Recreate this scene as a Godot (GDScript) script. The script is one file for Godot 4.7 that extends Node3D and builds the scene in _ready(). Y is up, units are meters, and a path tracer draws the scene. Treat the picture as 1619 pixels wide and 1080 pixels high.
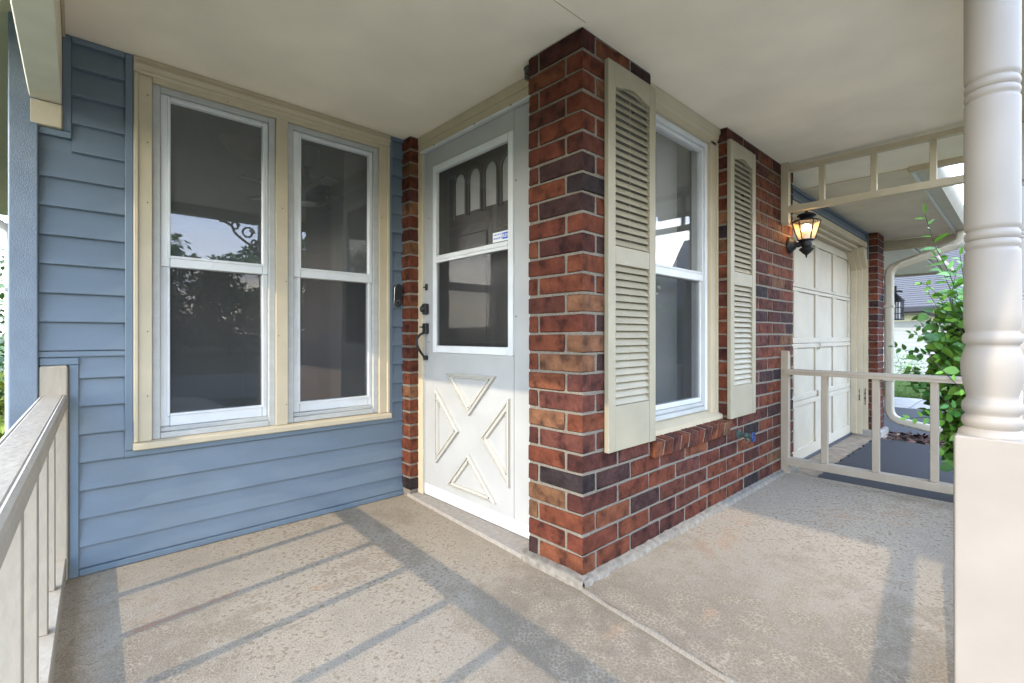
extends Node3D
# A covered front porch: blue lap siding with a pair of windows, a white storm door,
# a red brick wall with a shuttered window, railings, a turned post and the garage beyond.

const CEIL := 2.287          # porch ceiling
const ZS := -2.81            # siding wall plane
const XB := 1.566            # brick face beside the door (faces -x)
const ZB := -1.258           # brick wall plane (faces +z)
const CH := 0.0847           # one brick course
const FL := -0.042           # left slab
const FR := -0.028           # right slab
const GY := -0.25            # driveway

var M := {}
var used := {}
var rng := RandomNumberGenerator.new()


# ---------------------------------------------------------------- mesh builder
class MB:
	var v := PackedVector3Array()
	var n := PackedVector3Array()
	var c := PackedColorArray()
	var uv := PackedVector2Array()
	var col := Color.WHITE

	func tri(a: Vector3, b: Vector3, d: Vector3, na: Vector3, nb: Vector3, nd: Vector3) -> void:
		var g := (b - a).cross(d - a)
		if g.dot(na + nb + nd) > 0.0:
			v.append(a); v.append(d); v.append(b)
			n.append(na); n.append(nd); n.append(nb)
		else:
			v.append(a); v.append(b); v.append(d)
			n.append(na); n.append(nb); n.append(nd)
		c.append(col); c.append(col); c.append(col)

	func flat(a: Vector3, b: Vector3, d: Vector3, nn: Vector3) -> void:
		tri(a, b, d, nn, nn, nn)

	func quad(a: Vector3, b: Vector3, d: Vector3, e: Vector3, nn: Vector3) -> void:
		tri(a, b, d, nn, nn, nn)
		tri(a, d, e, nn, nn, nn)

	func quadn(p: Array, q: Array) -> void:
		tri(p[0], p[1], p[2], q[0], q[1], q[2])
		tri(p[0], p[2], p[3], q[0], q[2], q[3])

	# a box with rounded-looking bevels
	func box(x0: float, x1: float, y0: float, y1: float, z0: float, z1: float, b := 0.0) -> void:
		var lo := Vector3(minf(x0, x1), minf(y0, y1), minf(z0, z1))
		var hi := Vector3(maxf(x0, x1), maxf(y0, y1), maxf(z0, z1))
		var ce := (lo + hi) / 2.0
		var ha := (hi - lo) / 2.0
		b = minf(b, minf(ha.x, minf(ha.y, ha.z)) * 0.9)
		for a in 3:
			var p := (a + 1) % 3
			var q := (a + 2) % 3
			for s in [-1.0, 1.0]:
				var nn := Vector3.ZERO
				nn[a] = s
				var k := []
				for e in [[-1, -1], [1, -1], [1, 1], [-1, 1]]:
					var w := ce
					w[a] += s * ha[a]
					w[p] += e[0] * (ha[p] - b)
					w[q] += e[1] * (ha[q] - b)
					k.append(w)
				quad(k[0], k[1], k[2], k[3], nn)
		if b <= 0.0:
			return
		for a in 3:      # edges along axis a
			var p := (a + 1) % 3
			var q := (a + 2) % 3
			for sp in [-1.0, 1.0]:
				for sq in [-1.0, 1.0]:
					var np := Vector3.ZERO
					var nq := Vector3.ZERO
					np[p] = sp
					nq[q] = sq
					var k := []
					for e in [[-1.0, 0], [1.0, 0], [1.0, 1], [-1.0, 1]]:
						var w := ce
						w[a] += e[0] * (ha[a] - b)
						w[p] += sp * (ha[p] - (b if e[1] == 1 else 0.0))
						w[q] += sq * (ha[q] - (b if e[1] == 0 else 0.0))
						k.append(w)
					quadn(k, [np, np, nq, nq])
		for sx in [-1.0, 1.0]:
			for sy in [-1.0, 1.0]:
				for sz in [-1.0, 1.0]:
					var s := Vector3(sx, sy, sz)
					var k := []
					var m := []
					for a in 3:
						var w := ce
						var nn := Vector3.ZERO
						nn[a] = s[a]
						for e in 3:
							w[e] += s[e] * (ha[e] - (0.0 if e == a else b))
						k.append(w)
						m.append(nn)
					tri(k[0], k[1], k[2], m[0], m[1], m[2])

	# polygon (x, z), counter-clockwise or not, extruded from y0 to y1
	func slab(poly: PackedVector2Array, y0: float, y1: float) -> void:
		var t := Geometry2D.triangulate_polygon(poly)
		for i in range(0, t.size(), 3):
			var a := poly[t[i]]; var b := poly[t[i + 1]]; var d := poly[t[i + 2]]
			flat(Vector3(a.x, y1, a.y), Vector3(b.x, y1, b.y), Vector3(d.x, y1, d.y), Vector3.UP)
			flat(Vector3(a.x, y0, a.y), Vector3(b.x, y0, b.y), Vector3(d.x, y0, d.y), Vector3.DOWN)
		var cw := Geometry2D.is_polygon_clockwise(poly)
		for i in poly.size():
			var a := poly[i]; var b := poly[(i + 1) % poly.size()]
			var nn := Vector3(b.y - a.y, 0, a.x - b.x).normalized() * (-1.0 if cw else 1.0)
			quad(Vector3(a.x, y0, a.y), Vector3(b.x, y0, b.y), Vector3(b.x, y1, b.y), Vector3(a.x, y1, a.y), nn)

	# general extrusion: polygon in the plane of axes u, w from o; along axis e by length l
	func prism(poly: PackedVector2Array, o: Vector3, u: Vector3, w: Vector3, e: Vector3, smooth := false) -> void:
		var t := Geometry2D.triangulate_polygon(poly)
		var ax := u.cross(w).normalized()
		var up := 1.0 if ax.dot(e) > 0.0 else -1.0
		var P := []
		for p in poly:
			P.append(o + u * p.x + w * p.y)
		for i in range(0, t.size(), 3):
			flat(P[t[i]], P[t[i + 1]], P[t[i + 2]], -ax * up)
			flat(P[t[i]] + e, P[t[i + 1]] + e, P[t[i + 2]] + e, ax * up)
		var cw := Geometry2D.is_polygon_clockwise(poly)
		var N := []
		for i in poly.size():
			var d: Vector2 = poly[(i + 1) % poly.size()] - poly[i]
			var m := Vector2(d.y, -d.x).normalized() * (-1.0 if cw else 1.0)
			N.append((u * m.x + w * m.y).normalized())
		for i in poly.size():
			var j := (i + 1) % poly.size()
			var n0: Vector3 = N[i]
			var n1: Vector3 = N[i]
			if smooth:
				var pr: Vector3 = N[(i - 1 + N.size()) % N.size()]
				var ne: Vector3 = N[j]
				if pr.dot(N[i]) > 0.6: n0 = (pr + N[i]).normalized()
				if ne.dot(N[i]) > 0.6: n1 = (ne + N[i]).normalized()
			quadn([P[i], P[j], P[j] + e, P[i] + e], [n0, n1, n1, n0])

	# surface of revolution about the vertical through o; profile of (radius, height)
	func lathe(o: Vector3, prof: Array, segs := 32, ax := Vector3.UP) -> void:
		var u := ax.cross(Vector3(0.31, 0.2, 0.93)).normalized()
		var w := ax.cross(u).normalized()
		var N := []
		for i in prof.size() - 1:
			var d: Vector2 = prof[i + 1] - prof[i]
			N.append(Vector2(d.y, -d.x).normalized() if d.length() > 1e-7 else Vector2(1, 0))
		for i in prof.size() - 1:
			var n0: Vector2 = N[i]
			var n1: Vector2 = N[i]
			if i > 0 and N[i - 1].dot(N[i]) > 0.5: n0 = (N[i - 1] + N[i]).normalized()
			if i < N.size() - 1 and N[i + 1].dot(N[i]) > 0.5: n1 = (N[i + 1] + N[i]).normalized()
			for k in segs:
				var a := TAU * k / segs
				var b := TAU * (k + 1) / segs
				var ra := u * cos(a) + w * sin(a)
				var rb := u * cos(b) + w * sin(b)
				var p: Vector2 = prof[i]
				var q: Vector2 = prof[i + 1]
				var P := [o + ra * p.x + ax * p.y, o + rb * p.x + ax * p.y, o + rb * q.x + ax * q.y, o + ra * q.x + ax * q.y]
				quadn(P, [ra * n0.x + ax * n0.y, rb * n0.x + ax * n0.y, rb * n1.x + ax * n1.y, ra * n1.x + ax * n1.y])

	# a section swept along points; section in (side, up) with normals from its own edges
	func sweep(pts: Array, sec: PackedVector2Array, up := Vector3.UP, taper := 1.0, smooth := true, caps := true) -> void:
		var rings := []
		var nor := []
		var np := pts.size()
		for i in np:
			var t: Vector3 = (pts[mini(i + 1, np - 1)] - pts[maxi(i - 1, 0)]).normalized()
			var s := t.cross(up)
			if s.length() < 1e-3: s = t.cross(Vector3(1, 0, 0.01))
			s = s.normalized()
			var w := s.cross(t).normalized()
			var f := lerpf(1.0, taper, float(i) / maxf(1.0, np - 1))
			var r := []
			var m := []
			for k in sec.size():
				r.append(pts[i] + s * sec[k].x * f + w * sec[k].y * f)
				var d: Vector2 = sec[(k + 1) % sec.size()] - sec[k]
				var e := Vector2(d.y, -d.x).normalized()
				var cc: Vector2 = (sec[k] + sec[(k + 1) % sec.size()]) / 2.0
				if e.dot(cc) < 0: e = -e
				m.append(s * e.x + w * e.y)
			rings.append(r)
			nor.append(m)
		var ns := sec.size()
		for i in np - 1:
			for k in ns:
				var j := (k + 1) % ns
				var a0: Vector3 = nor[i][k]; var a1: Vector3 = nor[i][k]
				var b0: Vector3 = nor[i + 1][k]; var b1: Vector3 = nor[i + 1][k]
				if smooth:
					a0 = (nor[i][k] + nor[i][(k - 1 + ns) % ns]).normalized()
					a1 = (nor[i][k] + nor[i][j]).normalized()
					b0 = (nor[i + 1][k] + nor[i + 1][(k - 1 + ns) % ns]).normalized()
					b1 = (nor[i + 1][k] + nor[i + 1][j]).normalized()
				quadn([rings[i][k], rings[i][j], rings[i + 1][j], rings[i + 1][k]], [a0, a1, b1, b0])
		if caps:
			for e in [0, np - 1]:
				var t2: Vector3 = (pts[1] - pts[0]).normalized() * -1.0 if e == 0 else (pts[np - 1] - pts[np - 2]).normalized()
				for k in range(1, ns - 1):
					flat(rings[e][0], rings[e][k], rings[e][k + 1], t2)

	func tube(pts: Array, r: float, segs := 8, taper := 1.0) -> void:
		var s := PackedVector2Array()
		for k in segs:
			s.append(Vector2(cos(TAU * k / segs), sin(TAU * k / segs)) * r)
		sweep(pts, s, Vector3(0.03, 1, 0.02) if absf((pts[1] - pts[0]).normalized().y) < 0.95 else Vector3(1, 0, 0.05), taper)

	func ball(o: Vector3, r: float, segs := 16) -> void:
		var p := []
		for i in segs / 2 + 1:
			var a := -PI / 2 + PI * i / (segs / 2)
			p.append(Vector2(cos(a) * r, sin(a) * r))
		lathe(o, p, segs)

	# a leaf: base, direction, face normal, length, width, shape 0 round .. 1 lance
	func leaf(o: Vector3, d: Vector3, nn: Vector3, l: float, w: float, bend := 0.15, seg := 4) -> void:
		var s := d.cross(nn).normalized()
		var up := s.cross(d).normalized()
		if up.dot(nn) < 0: up = -up
		var pm := o
		var pl := o
		var pr := o
		for i in range(1, seg + 1):
			var t := float(i) / seg
			var hw := w * 0.5 * pow(sin(PI * pow(t, 0.8)), 0.85) if i < seg else 0.0
			var m := o + d * (l * t) - up * (bend * l * t * t)
			var L := m + s * hw + up * hw * 0.25
			var R := m - s * hw + up * hw * 0.25
			var n1 := (up + s * 0.25).normalized()
			var n2 := (up - s * 0.25).normalized()
			tri(pm, pl, L, up, n2, n2); tri(pm, L, m, up, n2, up)
			tri(pm, R, pr, up, n1, n1); tri(pm, m, R, up, up, n1)
			pm = m; pl = L; pr = R

	func mesh() -> ArrayMesh:
		var a := []
		a.resize(Mesh.ARRAY_MAX)
		a[Mesh.ARRAY_VERTEX] = v
		a[Mesh.ARRAY_NORMAL] = n
		a[Mesh.ARRAY_COLOR] = c
		if uv.size() == v.size() and uv.size() > 0:
			a[Mesh.ARRAY_TEX_UV] = uv
		var m := ArrayMesh.new()
		m.add_surface_from_arrays(Mesh.PRIMITIVE_TRIANGLES, a)
		return m


# ---------------------------------------------------------------- naming helpers
func numbered(called: String, parent: Node) -> String:
	var key := str(parent.get_instance_id()) + called
	var k: int = used.get(key, 0)
	used[key] = k + 1
	return called if k == 0 else "%s_%03d" % [called, k]


func thing(called: String, label: String, category: String, at := Vector3.ZERO, group := "") -> Node3D:
	var o := Node3D.new()
	o.name = numbered(called, self)
	add_child(o, true)
	o.position = at
	tag(o, label, category, group, "thing")
	return o


func tag(o: Node, label: String, category := "", group := "", kind := "") -> void:
	if label: o.set_meta("label", label)
	if category: o.set_meta("category", category)
	if group: o.set_meta("group", group)
	if kind: o.set_meta("kind", kind)
	elif category: o.set_meta("kind", "thing")


func put(called: String, mesh: Mesh, mat: Material, parent: Node = self) -> MeshInstance3D:
	var o := MeshInstance3D.new()
	o.name = numbered(called, parent)
	o.mesh = mesh
	o.material_override = mat
	parent.add_child(o, true)
	return o


func part(called: String, mb: MB, mat: Material, parent: Node = self) -> MeshInstance3D:
	return put(called, mb.mesh(), mat, parent)


func struct(called: String, mb: MB, mat: Material, label := "") -> MeshInstance3D:
	var o := part(called, mb, mat, self)
	o.set_meta("kind", "structure")
	if label: o.set_meta("label", label)
	return o


func boxpart(called: String, mat: Material, parent: Node, x0: float, x1: float, y0: float, y1: float, z0: float, z1: float, b := 0.003) -> MeshInstance3D:
	var m := MB.new()
	m.box(x0, x1, y0, y1, z0, z1, b)
	return part(called, m, mat, parent)


# ---------------------------------------------------------------- materials
func lin(r: float, g: float, b: float) -> Color:
	return Color(r, g, b).linear_to_srgb()


func noise_tex(size: int, freq: float, oct: int, lo: float, hi: float, sd: int, kind := FastNoiseLite.TYPE_SIMPLEX_SMOOTH) -> NoiseTexture2D:
	var f := FastNoiseLite.new()
	f.noise_type = kind
	f.frequency = freq
	f.fractal_octaves = oct
	f.seed = sd
	var t := NoiseTexture2D.new()
	t.width = size
	t.height = size
	t.seamless = true
	t.noise = f
	var g := Gradient.new()
	g.set_color(0, Color(lo, lo, lo))
	g.set_color(1, Color(hi, hi, hi))
	t.color_ramp = g
	return t


func mat(called: String, col: Color, rough := 0.6, tex: Texture2D = null, scale := Vector3.ONE, bump: Texture2D = null, depth := 0.0, spec := 0.5) -> StandardMaterial3D:
	var m := StandardMaterial3D.new()
	m.resource_name = called
	m.albedo_color = col
	m.roughness = rough
	m.metallic_specular = spec
	if tex or bump:
		m.uv1_triplanar = true
		m.uv1_world_triplanar = true
		m.uv1_scale = scale
		m.uv1_triplanar_sharpness = 4.0
	if tex: m.albedo_texture = tex
	if bump:
		m.heightmap_enabled = true
		m.heightmap_texture = bump
		m.heightmap_scale = depth
	M[called] = m
	return m


func make_materials() -> void:
	var t_paint := noise_tex(512, 0.006, 6, 0.93, 1.0, 11)
	var t_grain := noise_tex(512, 0.03, 4, 0.0, 1.0, 12)
	var t_fine := noise_tex(512, 0.09, 3, 0.0, 1.0, 13)
	var t_speck := noise_tex(512, 0.14, 3, 0.55, 1.0, 14)
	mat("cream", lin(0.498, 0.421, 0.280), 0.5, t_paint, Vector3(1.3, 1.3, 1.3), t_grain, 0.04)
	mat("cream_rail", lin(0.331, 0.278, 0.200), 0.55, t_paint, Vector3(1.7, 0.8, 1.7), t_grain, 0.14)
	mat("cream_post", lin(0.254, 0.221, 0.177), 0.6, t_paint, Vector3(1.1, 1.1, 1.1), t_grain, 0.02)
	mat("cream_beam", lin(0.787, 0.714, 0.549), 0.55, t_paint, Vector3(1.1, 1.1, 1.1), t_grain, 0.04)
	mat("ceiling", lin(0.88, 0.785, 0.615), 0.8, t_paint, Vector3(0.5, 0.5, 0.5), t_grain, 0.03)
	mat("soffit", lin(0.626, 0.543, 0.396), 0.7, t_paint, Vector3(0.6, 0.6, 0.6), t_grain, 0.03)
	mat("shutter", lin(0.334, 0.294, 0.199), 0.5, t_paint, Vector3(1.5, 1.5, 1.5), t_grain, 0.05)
	mat("shutter_back", lin(0.16, 0.145, 0.11), 0.7)
	mat("blue", lin(0.127, 0.165, 0.194), 0.48, t_paint, Vector3(0.8, 2.0, 0.8), t_fine, 0.03)
	mat("blue_trim", lin(0.130, 0.174, 0.207), 0.42, t_paint, Vector3(1, 1, 1), t_fine, 0.02)
	mat("blue_post", lin(0.162, 0.199, 0.231), 0.45, t_paint, Vector3(3, 3, 3), t_fine, 0.09)
	mat("white", lin(0.637, 0.646, 0.616), 0.42, t_paint, Vector3(1.2, 1.2, 1.2))
	mat("white_dirty", lin(0.424, 0.424, 0.386), 0.55, t_paint, Vector3(2.2, 5, 2.2))
	mat("door_white", lin(0.386, 0.386, 0.361), 0.4, t_paint, Vector3(0.8, 0.8, 0.8))
	mat("moulding", lin(0.411, 0.391, 0.333), 0.45)
	mat("garage_white", lin(0.484, 0.426, 0.313), 0.5, t_paint, Vector3(0.7, 0.7, 0.7))
	mat("mortar", lin(0.237, 0.202, 0.150), 0.95, noise_tex(512, 0.05, 4, 0.7, 1.0, 21), Vector3(3, 3, 3), t_speck, 0.25)
	mat("ledge", lin(0.272, 0.238, 0.181), 0.95, noise_tex(512, 0.02, 4, 0.7, 1.0, 22), Vector3(2, 2, 2), t_speck, 0.2)
	mat("concrete", lin(0.332, 0.295, 0.242), 0.9, noise_tex(512, 0.02, 5, 0.86, 1.0, 23), Vector3(2.2, 2.2, 2.2), t_speck, 0.2)
	mat("walk", lin(0.348, 0.318, 0.272), 0.9, noise_tex(512, 0.02, 5, 0.8, 1.0, 24), Vector3(0.5, 0.5, 0.5))
	mat("asphalt", lin(0.012, 0.011, 0.012), 0.85, noise_tex(512, 0.09, 4, 0.45, 1.0, 25), Vector3(2.2, 2.2, 2.2), t_speck, 0.6)
	mat("asphalt_old", lin(0.046, 0.046, 0.048), 0.9, noise_tex(512, 0.09, 4, 0.6, 1.0, 26), Vector3(1.2, 1.2, 1.2), t_speck, 0.5)
	mat("black", lin(0.012, 0.012, 0.013), 0.45)
	mat("rubber", lin(0.03, 0.033, 0.04), 0.6)
	mat("dark_metal", lin(0.012, 0.0115, 0.011), 0.55, null, Vector3.ONE, t_fine, 0.02)
	mat("screw", lin(0.05, 0.035, 0.025), 0.6)
	mat("gutter", lin(0.406, 0.364, 0.264), 0.4, t_paint, Vector3(1, 1, 1))
	mat("gutter_white", lin(0.544, 0.535, 0.499), 0.4)
	mat("roof", lin(0.101, 0.092, 0.085), 0.9, noise_tex(512, 0.05, 4, 0.55, 1.0, 27), Vector3(1.5, 1.5, 1.5), t_speck, 0.6)
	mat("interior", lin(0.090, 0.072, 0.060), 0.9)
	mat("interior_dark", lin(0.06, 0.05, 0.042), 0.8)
	mat("door_dark", lin(0.028, 0.018, 0.012), 0.35)
	mat("lite", lin(0.30, 0.29, 0.27), 0.5)
	mat("curtain", lin(0.34, 0.34, 0.31), 0.9)
	mat("mulch", lin(0.085, 0.045, 0.03), 0.95, noise_tex(512, 0.06, 4, 0.4, 1.0, 28), Vector3(3, 3, 3), t_speck, 2.0)
	mat("bark", lin(0.11, 0.085, 0.06), 0.9, noise_tex(512, 0.05, 4, 0.5, 1.0, 29), Vector3(2, 0.6, 2), t_grain, 1.0)
	mat("lawn", lin(0.037, 0.063, 0.009), 0.95, noise_tex(512, 0.03, 5, 0.5, 1.0, 30), Vector3(0.35, 0.35, 0.35), t_speck, 3.0)
	mat("neighbour", lin(0.257, 0.272, 0.257), 0.55)
	mat("neighbour_soffit", lin(0.50, 0.50, 0.36), 0.6)
	mat("verdigris", lin(0.16, 0.23, 0.20), 0.5, noise_tex(512, 0.08, 3, 0.4, 1.0, 31), Vector3(8, 8, 8))
	M.verdigris.metallic = 0.5
	mat("valve_blue", lin(0.009, 0.027, 0.099), 0.45)
	mat("sticker_white", lin(0.72, 0.74, 0.74), 0.4)
	mat("sticker_blue", lin(0.02, 0.07, 0.42), 0.4)
	mat("nest", lin(0.06, 0.055, 0.05), 0.95, null, Vector3.ONE, t_speck, 2.0)
	mat("chrome", lin(0.5, 0.48, 0.46), 0.25)
	M.chrome.metallic = 1.0
	mat("old_paint", lin(0.10, 0.08, 0.06), 0.9)
	# leaves take their green from the vertices
	for k in [["leaf", 0.35], ["leaf_far", 0.25]]:
		var m := mat(k[0], Color.WHITE, 0.5)
		m.vertex_color_use_as_albedo = true
		m.backlight_enabled = true
		m.backlight = Color(0.35, 0.5, 0.12) * k[1] * 2.0
		m.cull_mode = BaseMaterial3D.CULL_DISABLED
	# window glass, screens, lamp glass
	var g := mat("glass", Color(0.9, 0.95, 0.95, 0.03), 0.0)
	g.transparency = BaseMaterial3D.TRANSPARENCY_ALPHA
	var s := mat("screen", Color(lin(0.012, 0.012, 0.011), 0.42), 0.9)
	s.transparency = BaseMaterial3D.TRANSPARENCY_ALPHA
	var l := mat("lamp_glass", Color(1.0, 0.9, 0.75, 0.2), 0.06)
	l.transparency = BaseMaterial3D.TRANSPARENCY_ALPHA
	var b := mat("bulb", Color(1, 0.9, 0.75), 0.5)
	b.emission_enabled = true
	b.emission = Color(1.0, 0.86, 0.66)
	b.emission_energy_multiplier = 6.0
	# bricks: one mottled skin, a dozen body colours
	var f := FastNoiseLite.new()
	f.frequency = 0.0042
	f.fractal_octaves = 5
	f.fractal_gain = 0.5
	f.seed = 5
	var t := NoiseTexture2D.new()
	t.width = 1024
	t.height = 1024
	t.seamless = true
	t.noise = f
	var gr := Gradient.new()
	gr.offsets = PackedFloat32Array([0.0, 0.22, 0.36, 0.6, 0.78, 1.0])
	gr.colors = PackedColorArray([Color(0.52, 0.52, 0.55), Color(0.66, 0.66, 0.68), Color(0.82, 0.81, 0.80), Color(0.91, 0.90, 0.89), Color(0.98, 0.98, 0.97), Color(1.0, 1.0, 1.0)])
	t.color_ramp = gr
	var bump := noise_tex(512, 0.025, 5, 0.0, 1.0, 32)
	var cols := [[0.1442, 0.0425, 0.0198], [0.1175, 0.0329, 0.0177], [0.1613, 0.0535, 0.0246], [0.0956, 0.0308, 0.0192], [0.0726, 0.0231, 0.0166], [0.0487, 0.0234, 0.0207], [0.0294, 0.02, 0.02], [0.1914, 0.0884, 0.0443], [0.1335, 0.0376, 0.0187], [0.1053, 0.0353, 0.0244], [0.1512, 0.0724, 0.0344]]
	for i in cols.size():
		mat("brick%d" % i, lin(cols[i][0], cols[i][1], cols[i][2]), 0.8, t, Vector3(2.2, 2.2, 2.2), bump, 0.55, 0.3)


func brick_mat(face_front: bool) -> Material:
	var w := [19, 17, 9, 12, 10, 6, 3, 6, 16, 11, 6] if not face_front else [13, 16, 5, 17, 15, 9, 4, 2, 14, 13, 3]
	var tot := 0
	for x in w: tot += x
	var r := rng.randi() % tot
	for i in w.size():
		r -= w[i]
		if r < 0: return M["brick%d" % i]
	return M.brick0


var brick_cache := {}

# one brick with worn, slightly uneven edges; centred on the origin
func brick_mesh(sx: float, sy: float, sz: float) -> Mesh:
	var variant := rng.randi() % 3
	var key := "%d_%d_%d_%d" % [roundi(sx * 500), roundi(sy * 500), roundi(sz * 500), variant]
	if brick_cache.has(key):
		return brick_cache[key]
	var m := MB.new()
	m.box(-sx / 2, sx / 2, -sy / 2, sy / 2, -sz / 2, sz / 2, 0.0042)
	var r2 := RandomNumberGenerator.new()
	r2.seed = hash(key)
	var off := {}
	for i in m.v.size():
		var p := m.v[i]
		var k := Vector3i(roundi(p.x * 4000), roundi(p.y * 4000), roundi(p.z * 4000))
		if not off.has(k):
			off[k] = Vector3(r2.randf_range(-1, 1), r2.randf_range(-1, 1), r2.randf_range(-1, 1)) * 0.0022
		m.v[i] = p + off[k]
	brick_cache[key] = m.mesh()
	return brick_cache[key]


func brick(parent: Node, x0: float, x1: float, y0: float, y1: float, z0: float, z1: float, front: bool, called := "brick") -> void:
	if x1 - x0 < 0.012 or z1 - z0 < 0.012: return
	var o := put(called, brick_mesh(x1 - x0, y1 - y0, z1 - z0), brick_mat(front), parent)
	o.position = Vector3((x0 + x1) / 2, (y0 + y1) / 2, (z0 + z1) / 2) + Vector3(rng.randf_range(-1, 1), rng.randf_range(-0.6, 0.6), rng.randf_range(-1, 1)) * 0.0014


# ---------------------------------------------------------------- scene
func _ready() -> void:
	rng.seed = 7
	camera_and_light()
	make_materials()
	ground()
	porch_shell()
	siding_wall()
	siding_windows()
	door()
	brick_wall()
	brick_window()
	shutters()
	railings_and_posts()
	garage()
	small_things()
	neighbours()
	plants()
	rooms()


func camera_and_light() -> void:
	var cam := Camera3D.new()
	cam.name = "camera"
	cam.projection = Camera3D.PROJECTION_FRUSTUM
	cam.near = 0.05
	cam.far = 400.0
	cam.size = 2.0 * 0.05 * 540.0 / 757.0
	cam.frustum_offset = Vector2(0, -0.05 * 9.0 / 757.0)
	cam.position = Vector3(0, 1.0, 0)
	cam.rotation_degrees = Vector3(0, -42.85, 0)
	add_child(cam)
	cam.current = true
	var env := Environment.new()
	env.background_mode = Environment.BG_SKY
	env.tonemap_mode = Environment.TONE_MAPPER_LINEAR
	env.tonemap_exposure = 2.25
	env.sdfgi_enabled = true
	env.ssao_enabled = true
	env.ssil_enabled = true
	var sm := ProceduralSkyMaterial.new()
	sm.sky_top_color = Color(0.42, 0.565, 0.77)
	sm.sky_horizon_color = Color(0.84, 0.84, 0.82)
	sm.sky_curve = 0.16
	sm.sky_energy_multiplier = 2.2
	sm.ground_bottom_color = Color(0.25, 0.28, 0.2)
	sm.ground_horizon_color = Color(0.5, 0.55, 0.5)
	sm.sun_angle_max = 12.0
	sm.sky_cover = cloud_cover()
	sm.sky_cover_modulate = Color(1, 0.885, 0.56, 1.0)
	var sky := Sky.new()
	sky.sky_material = sm
	env.sky = sky
	var we := WorldEnvironment.new()
	we.name = "environment"
	we.environment = env
	add_child(we)
	var sun := DirectionalLight3D.new()
	sun.name = "sun"
	sun.light_energy = 0.6
	sun.light_color = Color(1.0, 0.94, 0.85)
	sun.light_angular_distance = 0.55
	sun.shadow_enabled = true
	add_child(sun)
	sun.look_at_from_position(Vector3.ZERO, Vector3(1.0, -0.61, -0.107), Vector3.UP)


func cloud_cover() -> ImageTexture:
	var f := FastNoiseLite.new()
	f.frequency = 1.5
	f.fractal_octaves = 6
	f.fractal_gain = 0.55
	f.seed = 11
	var w := 1024
	var h := 512
	var data := PackedByteArray()
	data.resize(w * h * 4)
	for j in h:
		var el := PI / 2 - PI * (j + 0.5) / h
		for i in w:
			var az := TAU * i / w
			var a := 0.0
			if el > -0.05:
				var p := Vector3(cos(el) * cos(az), sin(el) * 2.6, cos(el) * sin(az))
				a = smoothstep(-0.16, 0.24, f.get_noise_3dv(p)) * 0.9
			var o := (j * w + i) * 4
			data[o] = 255
			data[o + 1] = 255
			data[o + 2] = 255
			data[o + 3] = int(a * 255.0)
	return ImageTexture.create_from_image(Image.create_from_data(w, h, false, Image.FORMAT_RGBA8, data))


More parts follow.
